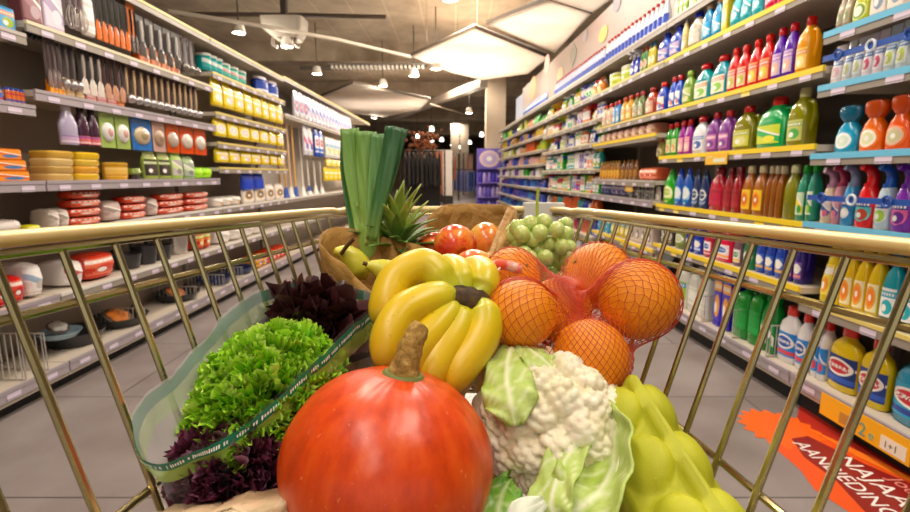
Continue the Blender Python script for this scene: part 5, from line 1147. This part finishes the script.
# --- brown paper bags
def paper_mat(name, a, b, rough=.7):
    q = N(name, rough); co = q.coord(); q.color(q.ramp(q.noise(co, 12, 5, .6), [(.3, a), (.7, b)]))
    v = q.n('ShaderNodeTexVoronoi', feature='DISTANCE_TO_EDGE'); v.inputs['Scale'].default_value = 26; q.l(co, v.inputs['Vector'])
    q.bump(q.math('ADD', q.math('MULTIPLY', v.outputs[0], 1.5), q.noise(co, 40, 5, .6)), .8, .006); return q.m
M_PAPER = paper_mat('brown_kraft_paper', '94682a', 'b48a44')
def paper_bag(nm, label, rimp, base, bscale, m, crum=.005, nk=12, cat='paper bag', bulge=.01):
    rm = crc([P(*r)+Vector((random.uniform(-.003, .003), 0, random.uniform(-.003, .004))) for r in rimp], 4); c = sum(rm, Vector())/len(rm); t = empty(nm, Vector((base[0], base[1], ZB)), label, cat); rr = []
    for k in range(nk+1):
        u = k/nk; row = []
        for p in rm:
            b_ = Vector((base[0]+(p.x-c.x)*bscale, base[1]+(p.y-c.y)*bscale, ZB+.007)); x = p.lerp(b_, u); d = Vector((x.x-base[0], x.y-base[1], 0))
            if d.length > 1e-6: d.normalize()
            x = x+d*(bulge*math.sin(u*math.pi)+crum*(noise.noise(x*26)+.7*abs(noise.noise(x*52))+.4*noise.noise(x*90))*(1-.3*u)); row.append(x-t.location)
        rr.append(row)
    q = MB(); q.grid(rr, wrap=True); q.f.append(tuple(range(nk*len(rm), (nk+1)*len(rm)))); q.mi.append(0); o = ob('paper', q, m, t, angle=30); solid(o, .0008); return t
paper_bag('paper_bag', 'open brown paper bag of pears behind the lettuce', [(320, 240, .66), (332, 229, .71), (352, 230, .73), (385, 237, .73), (424, 246, .70), (426, 268, .62), (406, 292, .575), (384, 298, .57), (364, 285, .58), (346, 262, .61), (330, 255, .63)], (-.10, .60), .75, M_PAPER, .003, bulge=.004)
paper_bag('paper_bag', 'crumpled brown paper bag of apples beside the grapes', [(417, 248, .74), (424, 228, .80), (440, 209, .86), (462, 203, .90), (486, 203, .91), (515, 208, .88), (506, 226, .76), (492, 254, .665), (484, 270, .63), (474, 300, .60), (446, 300, .66), (424, 278, .69)], (.028, .735), .78, M_PAPER, .012, bulge=.014)
ab_ = [o for o in bpy.data.objects if o.get('label', '').startswith('crumpled brown paper bag of apples')][0]
fl_, fr_ = cr([P(508, 207, .86), P(498, 228, .78), P(490, 250, .70), P(482, 268, .645), P(489, 294, .605)], 4), cr([P(517, 212, .87), P(518, 232, .80), P(515, 252, .73), P(509, 272, .67), P(502, 294, .62)], 4)
q = MB(); q.grid([[a.lerp(b, k/6)+Vector((0, .004*noise.noise(a.lerp(b, k/6)*50), .003*noise.noise(a*70))) - ab_.location for k in range(7)] for a, b in zip(fl_, fr_)]); solid(ob('folded_side', q, M_PAPER, ab_, angle=30), .0008)
# pears (yellow-green) in the first bag
def pear(pts, r, label, stem):
    sp = cr(pts, 6); n = len(sp); t = empty('pear', sp[-1], label, 'pear', 'pears in the paper bag'); q = MB()
    rs = [r*(.25+.75*math.sin(min(1, i/(n-1)*1.02)*math.pi*.62)**1.3) if i < n-4 else r*(.98-.22*(i-n+4)**1.25) for i in range(n)]; q.tube([p-sp[-1] for p in sp], rs, 18)
    o = ob('flesh', q, noisy('pear_skin', [(.3, 'c8c632'), (.6, 'dcd648'), (.8, 'e6e068')], 60, .35), t, angle=180); subsurf(o)
    q = MB(); q.tube([p-sp[-1] for p in cr(stem, 5)], [.0022]*5+[.003]*5+[.0036], 8) if False else q.tube([p-sp[-1] for p in cr(stem, 5)], .0026, 8); ob('stem', q, mat('5a3c1e', .7), t); return t
pear([P(334, 251, .665), P(344, 253, .672), P(355, 262, .68), P(366, 280, .685)], .018, 'pear with a dark upright stem poking over the bag edge', [P(341, 254, .66), P(347, 246, .655), P(354, 239, .65)])
pear([P(366, 265, .63), P(378, 268, .635), P(392, 275, .64), P(406, 287, .64)], .019, 'pear neck lying in the paper bag behind the bananas', [P(369, 265, .63), P(366, 264, .628), P(363, 263, .627)])
# apples
def apple_mat(a, b, c_):
    q = N('apple_skin', .25, Coat_Weight=.3); co = q.coord(); mp = q.n('ShaderNodeMapping'); mp.inputs['Scale'].default_value = (1, 1, .25); q.l(co, mp.inputs[0])
    f = q.math('ADD', q.math('MULTIPLY', q.noise(co, 1.1, 2), .75), q.math('MULTIPLY', q.noise(mp.outputs[0], 9, 4), .3)); q.color(q.ramp(f, [(.36, a), (.5, b), (.66, c_)])); return q.m
apm = MB()
def apf(d, a, b): return 1-.22*math.exp(-(a/.3)**2)-.12*math.exp(-((math.pi-a)/.25)**2)-.05*(a/math.pi)
apm.ball((0, 0, 0), 1, 36, 24, fn=apf); apm = apm.mesh('apple', (), 180); aps = MB(); aps.tube([(0, 0, .7), (.02, 0, .9), (.07, 0, 1.08)], .045, 6); aps = aps.mesh('stem', [mat('5a3a1a', .7)])
A1, A2, A3 = apple_mat('d01f14', 'e04a22', 'f0963a'), apple_mat('e05a2a', 'e8923e', 'e8b850'), apple_mat('e89a4a', 'eeb056', 'dd5a30')
for px, py, s, r, m, lab, rot in ((455, 246, .72, .0325, A1, 'red apple at the front of the paper bag with calyx showing', (1.9, 0, .4)), (487, 242, .79, .0325, A2, 'red-yellow apple leaning on the bag side beside the grapes', (.7, .4, 1)), (436, 249, .77, .029, A1, 'red apple half hidden in the bag corner beside the pineapple', (.4, .2, 2)), (474, 271, .665, .031, A3, 'yellow-red apple just above the banana tips', (.5, 0, 3)), (494, 269, .74, .028, A3, 'small orange-yellow apple low in the paper bag', (.3, .6, 1))):
    o = ob('apple', apm, m, None, P(px, py, s), lab, 'apple', 'apples in the paper bag'); o.scale = (r, r, r*.95); o.rotation_euler = rot; ob('stem', aps, None, o)
# grapes
gr = empty('grape_bunch', P(540, 246, .72)-Vector((0, 0, .04)), 'bunch of green grapes in front of the trolley end', 'grapes'); go = gr.location
def grape_mat():
    q = N('grape_skin', .22, Subsurface_Weight=.4, Subsurface_Scale=.008, Coat_Weight=.1); q.color(q.ramp(q.noise(q.coord(), .9, 2), [(.35, 'b0c664'), (.65, 'd2de92')])); return q.m
gm = MB(); gm.ball((0, 0, 0), (1, 1, 1.08), 18, 12); gm = gm.mesh('grape', [grape_mat()], 180)
rnd = random.Random(5); placed = []
fx = [(517, 228), (530, 224), (544, 222), (557, 230), (566, 234), (519, 243), (532, 240), (550, 244), (562, 247), (524, 254), (538, 250), (556, 254), (569, 247), (545, 258), (530, 258), (514, 236), (540, 233), (566, 258), (522, 234)]
for px, py in fx: placed.append((P(px, py, .70+rnd.uniform(-.015, .012)), rnd.uniform(.0105, .0118)))
tries = 0
while len(placed) < 62 and tries < 4000:
    tries += 1; p = P(rnd.uniform(512, 572), rnd.uniform(224, 290), rnd.uniform(.70, .80)); 
    if all((p-a).length > .016 for a, b in placed): placed.append((p, rnd.uniform(.010, .0115)))
for p, r in placed: o = ob('grape', gm, None, gr, p-go); o.scale = (r, r, r); o.rotation_euler = (rnd.uniform(-1, 1), rnd.uniform(-1, 1), 0)
q = MB(); q.tube([p-go for p in cr([P(540, 262, .74), P(539, 232, .73), P(537, 210, .725), P(538, 188, .72)], 5)], .0022, 8); ob('stem', q, mat('a8bc3a', .5), gr)
# leek
lk = empty('leek', P(365, 285, .75), 'tall green leek standing against the trolley corner', 'leek'); lo = lk.location
def leek_mat(a, b, c_):
    q = N('leek_leaf', .4); g = q.n('ShaderNodeAttribute', attribute_name='t').outputs['Fac']; w = q.n('ShaderNodeAttribute', attribute_name='t'); co = q.coord(); st = q.noise(co, 6, 2); q.color(q.ramp(g, [(0., c_), (.35, b), (1., a)])); q.bump(q.noise(co, 300, 2), .1, .001); return q.m
MLK = [leek_mat('6f9a48', '8fb654', 'c8d67e'), leek_mat('5c8a4c', '78a656', 'b8cc70'), leek_mat('34603a', '487a44', '84ac58')]
def strip(pts, w0, w1, m, fold, nrm, nm='leaf'):
    sp = cr(pts, 7); n = len(sp); rows = []; att = []; nv = Vector(nrm)
    for i, p in enumerate(sp):
        t = (sp[min(i+1, n-1)]-sp[max(i-1, 0)]).normalized(); s = t.cross(nv).normalized(); up = s.cross(t).normalized(); u_ = i/(n-1); w = w0+(w1-w0)*u_; row = []
        for j in range(9):
            u = j/4-1; row.append(p+s*u*w+up*(fold*w*(abs(u))+.0012*math.sin(j*1.7+i*.6))-lo); att.append(min(1, u_*1.1+.06*((j % 3)-1)))
        rows.append(row)
    q = MB(); q.grid(rows); q.att = att; o = ob(nm, q, m, lk, angle=180); solid(o, .0022); return o
BS = P(367, 250, .75)
q = MB(); pp = cr([P(362, 330, .78), P(364, 290, .76), P(368, 250, .745), P(371, 225, .74)], 4); q.tube([p-lo for p in pp], [.0185]*len(pp), 18, up=(1, 0, 0)); q.att = [.25+.2*(i//18)/len(pp) for i in range(len(q.v))]; ob('stalk', q, MLK[0], lk, angle=180)
strip([P(366, 245, .735), P(360, 215, .735), P(353, 170, .735), P(350, 129, .735)], .009, .0135, MLK[0], .3, (0, -1, .2))
strip([P(369, 245, .73), P(368, 210, .725), P(365, 165, .725), P(365, 131, .725)], .011, .016, MLK[0], -.35, (0, -1, .2))
strip([P(372, 245, .728), P(374, 212, .72), P(378, 170, .722), P(380, 134, .722)], .010, .0135, MLK[1], .35, (0, -1, .2))
strip([P(362, 248, .75), P(353, 210, .75), P(347, 170, .75), P(346, 135, .75)], .012, .008, MLK[2], .5, (.3, -1, .2))
strip([P(370, 240, .718), P(378, 200, .705), P(387, 160, .70), P(393, 126, .70)], .009, .0135, MLK[2], -.5, (-.2, -1, .3))
strip([P(370, 244, .75), P(382, 200, .745), P(393, 160, .74), P(400, 128, .735)], .008, .011, MLK[2], .4, (.3, -1, .2))
# pineapple
pn = empty('pineapple', P(395, 300, .76), 'pineapple with spiky green crown beside the leek', 'pineapple'); pno = pn.location
PB = P(398, 249, .765)
q = MB(); q.ball((0, 0, 0), (.033, .033, .058), 36, 26, fn=lambda d, a, b: 1+.05*abs(math.sin(6*b+7*a)*math.sin(6*b-7*a))); ob('fruit', q, noisy('pineapple_rind', [(.3, '6a4a18'), (.6, 'a87a28'), (.8, '8a8a38')], 90, .6, 160, .5), pn, PB-Vector((0, 0, .052))-pno, angle=180)
rnd = random.Random(4)
MPN = [noisy('pineapple_leaf', [(.3, '4a7030'), (.6, '6f9440'), (.8, '98b052')], 40, .5), noisy('pineapple_leaf_inner', [(.3, '7f9a3a'), (.6, 'a8b850'), (.8, 'c0c86a')], 40, .5)]
for k in range(46):
    u = k/45; el = math.radians(8+74*u+rnd.uniform(-6, 6)); az = k*2.399+rnd.uniform(-.2, .2); L_ = .055+.03*u**.7+rnd.uniform(-.008, .008); o_ = Vector((math.cos(az), math.sin(az), 0)); b0 = PB+o_*.012*(1-u)+Vector((0, 0, -.006+.03*u)); d0 = o_*math.cos(el)+Vector((0, 0, math.sin(el)))
    cv = -.25 if u < .5 else -.08; tip = b0+d0*L_+(Vector((0, 0, 1))*cv*L_*.5+o_*L_*.12); mid_ = b0+d0*L_*.55; sp = cr([b0, mid_, tip], 5); q = MB(); rr = []
    for i, p in enumerate(sp):
        v = i/(len(sp)-1); w = .0125*(1-v**1.6)*(1-.25*(1-v))+.0003; s = Vector((-math.sin(az), math.cos(az), 0)); n2 = s.cross((sp[min(i+1, len(sp)-1)]-sp[max(i-1, 0)]).normalized()); rr.append([p-s*w+n2*(-.35*w)-pno, p-s*w*.5-pno, p-pno+n2*(.0), p+s*w*.5-pno, p+s*w+n2*(-.35*w)-pno])
    q.grid(rr); solid(ob('crown_leaf', q, MPN[1 if u > .55 else 0], pn, angle=180), .0012)
# pale paper wrap at the bottom edge
def paperwrap():
    t = empty('paper_wrap', P(230, 505, .34), 'crumpled cream paper bag lying below the salad bag', 'paper bag'); q = MB(); rr = []
    a0, a1 = P(120, 540, .33), P(298, 505, .345)
    for i in range(15):
        u = i/14; row = []
        for j in range(13):
            v = j/12; p = P(125+175*u, 513-26*u+v*70, .352-v*.03+.01*math.sin(v*3)); p.z += .006*noise.noise(p*45)+.004*noise.noise(p*100); row.append(p-t.location)
        rr.append(row)
    q.grid(rr); o = ob('paper', q, paper_mat('cream_glossy_paper', 'd2ab80', 'ecd2ae', .4), t, angle=180); m = o.modifiers.new('thickness', 'SOLIDIFY'); m.thickness = .028; m.offset = -1 ; return t
paperwrap()
def area(x, y, z, sx, sy, e, c=(1, .88, .74)):
    ld = bpy.data.lights.new('unseen_area_lamp', 'AREA'); ld.shape = 'RECTANGLE'; ld.size = sx; ld.size_y = sy; ld.energy = e; ld.color = c; o = bpy.data.objects.new('unseen_area_light', ld); COL.objects.link(o); o.location = (x, y, z); return o  # unseen light; the aisle and far-end ones are added to brighten the scene
# ---------------------------------------------------------------- floor decal
def fl(px, py, z=0.0):
    r = ray(px, py); s = (z-HC)/r.z; return Vector((0, 0, HC))+r*s
dc = empty('floor_decal', (1.375, 1.54, 0), 'red and orange floor decal advertising autumn offers beside the cleaning shelves', 'floor sticker')
def flat(nm, poly, z, c, par=dc, hh=.0006):
    q = MB(); q.prism(poly, z, z+hh, 2); q.v = [tuple(Vector(v)-Vector((1.3, 1.6, 0))) for v in q.v]; return ob(nm, q, mat(c, .4), par, angle=20)
rnd = random.Random(8)
def jag(cx, cy, r, n, amp, sx=1., sy=1.):
    return [(cx+sx*r*(1+amp*(1 if i % 2 else -1)*rnd.uniform(.5, 1))*math.cos(2*math.pi*i/n), cy+sy*r*(1+amp*(1 if i % 2 else -1)*rnd.uniform(.5, 1))*math.sin(2*math.pi*i/n)) for i in range(n)]
flat('orange_field', [(1.52, 2.05), (1.36, 2.02), (1.22, 1.93), (1.17, 1.85), (1.17, 1.72), (1.14, 1.6), (1.17, 1.48), (1.13, 1.35), (1.16, 1.2), (1.14, 1.0), (1.53, 1.0), (1.54, 1.6)], .0005, 'e4541a')
flat('red_flame', [(1.54, 2.26), (1.44, 2.13), (1.36, 2.03), (1.42, 1.94), (1.5, 1.8), (1.545, 1.6), (1.545, 2.0)], .0012, 'b32a1c')
flat('orange_burst', jag(1.285, 2.01, .15, 34, .14, .95, 1.1), .0013, 'f06414')
flat('dark_red_panel', [(1.36, 1.95), (1.28, 1.93), (1.24, 1.8), (1.25, 1.65), (1.22, 1.5), (1.23, 1.3), (1.2, 1.05), (1.5, 1.05), (1.52, 1.4), (1.5, 1.62), (1.43, 1.75)], .0019, '8a1a18')
flat('orange_swash', [(1.40, 2.03), (1.46, 1.88), (1.52, 1.68), (1.535, 1.5), (1.5, 1.64), (1.44, 1.80)], .0026, 'f07a1c')
def floor_text(s, x, y, size, c, sy=1.):
    me = text_mesh(s, size, None, .0002); o = ob('lettering', me, mat(c, .5), dc); o.location = (x-1.3, y-1.6, .0036); o.rotation_euler = (0, 0, -math.pi/2); o.scale = (sy, 1, 1)
floor_text('AANBIEDINGEN', 1.262, 1.90, .082, 'f2e8e2', .92); floor_text('NAJAARS', 1.35, 1.80, .092, 'f2e8e2', 1.05); floor_text('Jouw', 1.435, 1.66, .07, 'e08a7a')

# ---------------------------------------------------------------- hanging ceiling panels and light rails
def sail_mat():
    q = N('white_stretched_panel', .7); o = [n for n in q.t.nodes if n.type == 'OUTPUT_MATERIAL'][0]; c = q.ramp(q.noise(q.coord(), 1.2, 3), [(.35, 'f0e6da'), (.65, 'f8f0e6')]); q.color(c)
    tl = q.n('ShaderNodeBsdfTranslucent'); q.l(c, tl.inputs[0]); mx = q.n('ShaderNodeMixShader'); mx.inputs[0].default_value = .6; q.l(q.b.outputs[0], mx.inputs[1]); q.l(tl.outputs[0], mx.inputs[2]); q.l(mx.outputs[0], o.inputs[0]); return q.m
M_SAIL = sail_mat(); M_TRIM = mat('6a5d50', .6)
def sail(pxs, z, label):
    ps = [Vector((0, 0, HC))+ray(*p)*((z-HC)/ray(*p).z) for p in pxs]; c = sum(ps, Vector())/len(ps); t = empty('ceiling_panel', c, label, 'ceiling panel', 'white panels hanging from the ceiling')
    q = MB(); q.prism([((p-c).x, (p-c).y) for p in ps], 0, .03, 2); ob('panel', q, M_SAIL, t); area(c.x, c.y, z+.6, 2.4, 2.2, 95, (1, .92, .86)); q = MB(); q.tube([p-c+Vector((0, 0, .045)) for p in ps], .04, 4, closed=True); ob('frame', q, M_TRIM, t)
    q = MB()
    for p in ps:
        d = (p-c)*.8; q.tube([d+Vector((0, 0, .03)), d+Vector((0, 0, 4.4-z))], .006, 4)
    ob('suspension_wires', q, mat('7a7268', .5), t)
sail([(412, 57), (475, 29), (548, 58), (528, 74), (482, 80), (452, 73)], 3.3, 'large white ceiling panel above the far end of the aisle')
sail([(488, 25), (549, 1), (591, 14), (555, 53)], 3.32, 'white ceiling panel touching the header board')
sail([(551, 0), (593, 13), (640, -22), (598, -30)], 3.32, 'white ceiling panel cut by the top of the photo')
sail([(322, 97), (353, 84), (430, 100), (420, 110), (384, 117), (345, 113)], 3.25, 'white ceiling panel behind the leek tip')
M_LAMP = mat('fff2dc', .4, emit=14.); M_LH = mat('d8d2c8', .4)
def spot_lamp(px, py, z, label, r=.08, power=60, tilt=(0, 0)):
    p = Vector((0, 0, HC))+ray(px, py)*((z-HC)/ray(px, py).z); t = empty('ceiling_spotlight', p, label, 'spotlight', 'ceiling spotlights'); q = MB(); q.loft([(0, r, r), (.02, r*1.05, r*1.05), (.16, r*.7, r*.7), (.17, r*.3, r*.3)], 20); h = ob('housing', q, M_LH, t)
    q = MB(); q.loft([(-.012, r*.5, r*.5), (-.003, r*.9, r*.9), (-.001, r*.9, r*.9)], 20); ob('lens', q, M_LAMP, t)
    q = MB(); q.tube([(0, 0, .16), (0, 0, 4.4-z)], .012, 6); ob('hanger', q, mat('3a3532', .5), t); t.rotation_euler = (0, 0, 0)
    ld = bpy.data.lights.new('spotlight', 'POINT'); ld.energy = power; ld.color = (1, .88, .72); ld.shadow_soft_size = .08; lo_ = bpy.data.objects.new('lamp_light', ld); COL.objects.link(lo_); lo_.location = p+Vector((0, 0, -.12))
for px, py, z, w in ((239, 33, 3.3, 'beside the white ducting box'), (287, 47, 3.2, 'below the white ducting box'), (317, 74, 3.3, 'above the blue-white bay'), (383, 86, 3.3, 'in front of the white panel behind the leek'), (414, 76, 3.3, 'left of the striped vent'), (436, 69, 3.2, 'at the corner of the large white panel'), (450, 0, 3.4, 'at the top edge of the photo'), (469, 113, 3.0, 'hanging low before the store back'), (374, 118, 3.2, 'just above the leek tip')):
    spot_lamp(px, py, z, 'small glowing ceiling spotlight '+w, .1 if py < 60 else .11, 75)
def bar(pts, r, nm, label, c, z=3.6, cat='rail', seg=6):
    ps = [Vector((0, 0, HC))+ray(*p)*((z-HC)/ray(*p).z) for p in pts]; q = MB(); c0 = ps[0]; q.tube([p-c0 for p in ps], r, seg); return ob(nm, q, mat(c, .5), None, c0, label, cat)
bar([(168, 11), (262, 26), (335, 39), (411, 57)], .03, 'light_rail', 'thin pale light rail crossing the ceiling to the large panel', 'd8cdbc', 3.35)
bar([(180, 14), (300, 15), (386, 17)], .04, 'ceiling_pipe', 'dark sprinkler pipe near the top of the photo', '4a3a30', 4.1, 'pipe')
bar([(300, 68), (330, 68), (420, 67)], .05, 'cable_tray_rail', 'dark cable tray rail across the aisle ceiling', '4a423a', 3.7)
bar([(392, 118), (484, 83)], .16, 'air_duct', 'pale square air duct running toward the column', 'b3a594', 3.6, 'duct', 4)
bar([(430, 104), (510, 128)], .03, 'light_rail', 'short light rail beside the column head', 'a89a88', 3.3)
# louvred tray
ps = Vector((0, 0, HC))+ray(378, 66)*((3.68-HC)/ray(378, 66).z)
t = empty('louvre_tray', ps, 'striped louvre tray below the ceiling above the leek', 'vent'); q = MB()
for i in range(22): x = -1.1+2.2*i/21; q.box(x-.025, x+.025, -.1, .1, -.07, .0)
ob('louvre_blades', q, mat('c8bfb2', .5), t); ob('tray', (lambda m: m.box(-1.2, 1.2, -.12, .12, 0, .05))(MB()), mat('5a5048', .6), t)
# white equipment box under the ceiling
pb = Vector((0, 0, HC))+ray(285, 28)*((3.55-HC)/ray(285, 28).z)
t = empty('ceiling_unit', pb, 'white projector-like box hanging under the ceiling by the light rail', 'ceiling unit'); ob('box', (lambda m: m.loft([(-.2, .2, .2, .05, 0, 6), (-.05, .34, .25, 0, 0, 8), (.14, .36, .25, 0, 0, 8)], 24))(MB()), mat('a89e92', .5), t)
ob('bracket', (lambda m: m.box(-.05, .05, -.05, .05, .2, .85))(MB()), mat('4a423a', .5), t)
for x in (-.18, .02, .2): ob('lamp_arm', (lambda m: m.tube(cr([(x, -.1, -.2), (x+.03, -.2, -.32), (x+.1, -.2, -.36)], 4), .03, 8))(MB()), mat('8a7f78', .4), t)

# ---------------------------------------------------------------- far end of the store
def col(x, y, w, z1=4.4, c='c8b49c'):
    q = MB(); q.box(x-w/2, x+w/2, y, y+w, 0, z1); ob('column', q, noisy('painted_column', [(.3, c), (.7, 'd6c5ae')], 1.5, .7), kind='structure')
col(1.3, 16.4, .62); col(.55, 30, .5, c='a8998a'); col(.0, 30, .5, c='a8998a'); col(-2.6, 38, .7, c='8a7c70')
# purple display at the end of the cleaning shelves
dp = empty('display_stand', (.86, 12.9, 0), 'purple promotional display stand at the end of the cleaning shelves', 'display')
def dpart(nm, a, m): ob(nm, (lambda q: q.box(*a))(MB()), m, dp)
dpart('base', (-.3, .3, -.15, .25, 0, .12), mat('4a3a9a', .5)); dpart('back_board', (-.3, .3, .2, .25, .12, 1.72), mat('6a58c0', .5)); dpart('header', (-.3, .3, -.14, .2, 1.2, 1.7), labelmat('6a5ac0', 'd8c0c8', 'b8a8d8', 3))
for z in (.12, .48, .84): dpart('display_shelf', (-.28, .28, -.14, .2, z, z+.02), mat('8a7ad0', .5))
for zi, z in enumerate((.14, .5, .86)):
    for k in range(5):
        product('detergent_bottle', 'softener_bottle', (.64+.11*k, 12.82, z), 0, .1, .3, .07, (random.choice(['7a6ad8', '9a8ae0', '5a50c8', 'b8a8e0']), 'e0d8f0', L('d8d0f0', '5a4ac0', 'a898e0', 0)), f"violet softener bottle, {ORD[k]} on the display stand's {('lower', 'middle', 'upper')[zi]} shelf", 'softener bottles on the purple display', False)
# clothing racks, banners and shelves far back
M_RACK = mat('3a322c', .5, .4)
def rack(x, y, w, cols, label, h=1.6):
    t = empty('clothes_rack', (x, y, 0), label, 'clothes rack'); q = MB(); q.tube([(-w/2, 0, 0), (-w/2, 0, h), (w/2, 0, h), (w/2, 0, 0)], .03, 6); q.tube([(-w/2, -.3, .03), (-w/2, .3, .03)], .03, 6); q.tube([(w/2, -.3, .03), (w/2, .3, .03)], .03, 6); ob('frame', q, M_RACK, t)
    n = max(4, int((w-.3)/.12)+1)
    for i in range(n):
        q = MB(); q.loft([(h-.95-.1*random.random(), .05, .2, 0, 0, 3), (h-.35, .045, .22, 0, 0, 3), (h-.1, .03, .19, 0, 0, 3), (h-.035, .012, .04, 0, 0, 2)], 12); o = ob('hanging_garment', q, mat(cols[i % len(cols)], .8), None, (x-(w-.3)/2+(w-.3)*i/(n-1), y, 0), f'{label.split(",")[0].split(" ")[0]} garment, {ORD[i]} on the rack {label.split("rack ")[1]}', 'garment', 'garments on far clothes racks')
rack(-.95, 14.8, 1.3, ['1c1816', '2a2220', '141210'], 'black clothes rack at the aisle end beyond the leek', 1.75)
rack(-.3, 21, .9, ['6a4a30', '8a5a3a', 'c87a48'], 'brown clothes rack beside the white banner', 1.9)
rack(.45, 24, 1.2, ['3a4a8a', '4a5aa0', '5a6ab0'], 'blue clothes rack in front of the far columns', 1.3)
rack(.75, 27, .6, ['d8a898', 'c89888', 'e0b8a8'], 'pink clothes rack close to the far columns', 2.2)
bn = empty('banner_stand', (-.62, 20, 0), 'tall orange banner standing at the store back', 'banner'); ob('fabric', (lambda q: q.box(-.2, .2, -.01, .01, .3, 2.0))(MB()), mat('d8784a', .6), bn); ob('foot', (lambda q: q.box(-.22, .22, -.15, .15, 0, .3))(MB()), M_RACK, bn)
bn = empty('banner_stand', (-.27, 18.6, 0), 'narrow white banner standing at the store back', 'banner'); ob('fabric', (lambda q: q.box(-.17, .17, -.01, .01, .3, 1.95))(MB()), mat('e0d8d0', .6), bn); ob('foot', (lambda q: q.box(-.2, .2, -.15, .15, 0, .3))(MB()), M_RACK, bn)
# dried-flower display above the black clothes
fd = empty('flower_display', (-.95, 15.6, 0), 'tall display of orange dried flowers above the black clothes', 'flowers'); ob('stand', (lambda q: q.box(-.5, .5, -.2, .2, 0, 1.55))(MB()), mat('1f1a18', .6), fd)
q = MB(); rnd = random.Random(3)
for i in range(160): q.ball((rnd.gauss(0, .22), rnd.gauss(0, .12), 1.95+rnd.gauss(0, .2)), rnd.uniform(.03, .07), 6, 4)
ob('blooms', q, noisy('dried_blooms', [(.3, '3a2008'), (.55, '7a3a10'), (.8, 'a86a20')], 6, .8), fd, kind='stuff'); ob('stems', (lambda q: [q.tube([(x, 0, 1.5), (x*1.5, 0, 2.0)], .01, 4) for x in (-.3, -.1, .1, .3)] and q)(MB()), mat('4a3a1a', .8), fd)
# wall shelf of tins at the far back and a back-of-store lintel
q = MB(); q.box(-6, 1.2, 44, 44.4, 0, 2.6); ob('back_partition', q, noisy('back_partition', [(.3, '6a5442'), (.7, '9a8068')], .7, .8), kind='structure')
for i, (x, y, z) in enumerate(((-1.9, 26, 2.9), (-1.3, 29, 2.9), (-.7, 27, 2.8), (-.2, 33, 2.9), (.3, 36, 2.9), (.9, 31, 2.9), (-1.0, 22, 2.9), (1.3, 25, 2.9))):
    q = MB(); q.loft([(0, .09, .09), (.02, .1, .1), (.2, .06, .06)], 14); o = ob('pendant_lamp', q, M_LAMP, None, (x, y, z), f'tiny glowing pendant lamp far back, {ORD[i]} of eight', 'lamp', 'pendant lamps far back'); ob('cord', (lambda q: q.tube([(0, 0, .2), (0, 0, 4.4-z)], .01, 4))(MB()), M_RACK, o)

# ---------------------------------------------------------------- light
def luminaire(x, y, z, sx, sy, e, i):  # added out of view to give soft light over the aisle
    t = empty('added_luminaire', (x, y, z), f'long ceiling luminaire added for soft light above the aisle, {ORD[i]} from the trolley end', 'added ceiling light', 'added ceiling luminaires')
    q = MB(); q.box(-sx/2-.03, sx/2+.03, -sy/2-.03, sy/2+.03, .01, .08); ob('housing', q, M_LH, t); q = MB(); q.tube([(0, 0, .08), (0, 0, 4.4-z)], .012, 6); ob('hanger', q, M_RACK, t); area(x, y, z, sx, sy, e)
for i, (x, y, z, sx, sy, e) in enumerate(((-.75, -.4, 3.1, .25, 1.5, 60), (.85, .3, 3.1, .25, 1.5, 70), (-.75, 2.3, 3.1, .25, 1.5, 80), (.6, 2.9, 3.1, .25, 1.5, 80), (-.3, -2.2, 3.1, .25, 1.5, 60), (-.8, 4.6, 3.5, .25, 1.5, 70), (.5, 4.9, 3.5, .25, 1.5, 70))): luminaire(x, y, z, sx, sy, e, i)
for y in (8.5, 11.5, 16, 22, 30, 38): area(.0, y, 4.0, .6, 1.2, 420 if y < 20 else 240).data.color = (1, .86, .7)  # added fill lights without fixtures, brightening the far aisle and store end
w = bpy.data.worlds.new('World'); S.world = w; w.use_nodes = True; bg = w.node_tree.nodes['Background']; bg.inputs[0].default_value = (1, .95, .88, 1); bg.inputs[1].default_value = 1.5
S.view_settings.exposure = -1.02
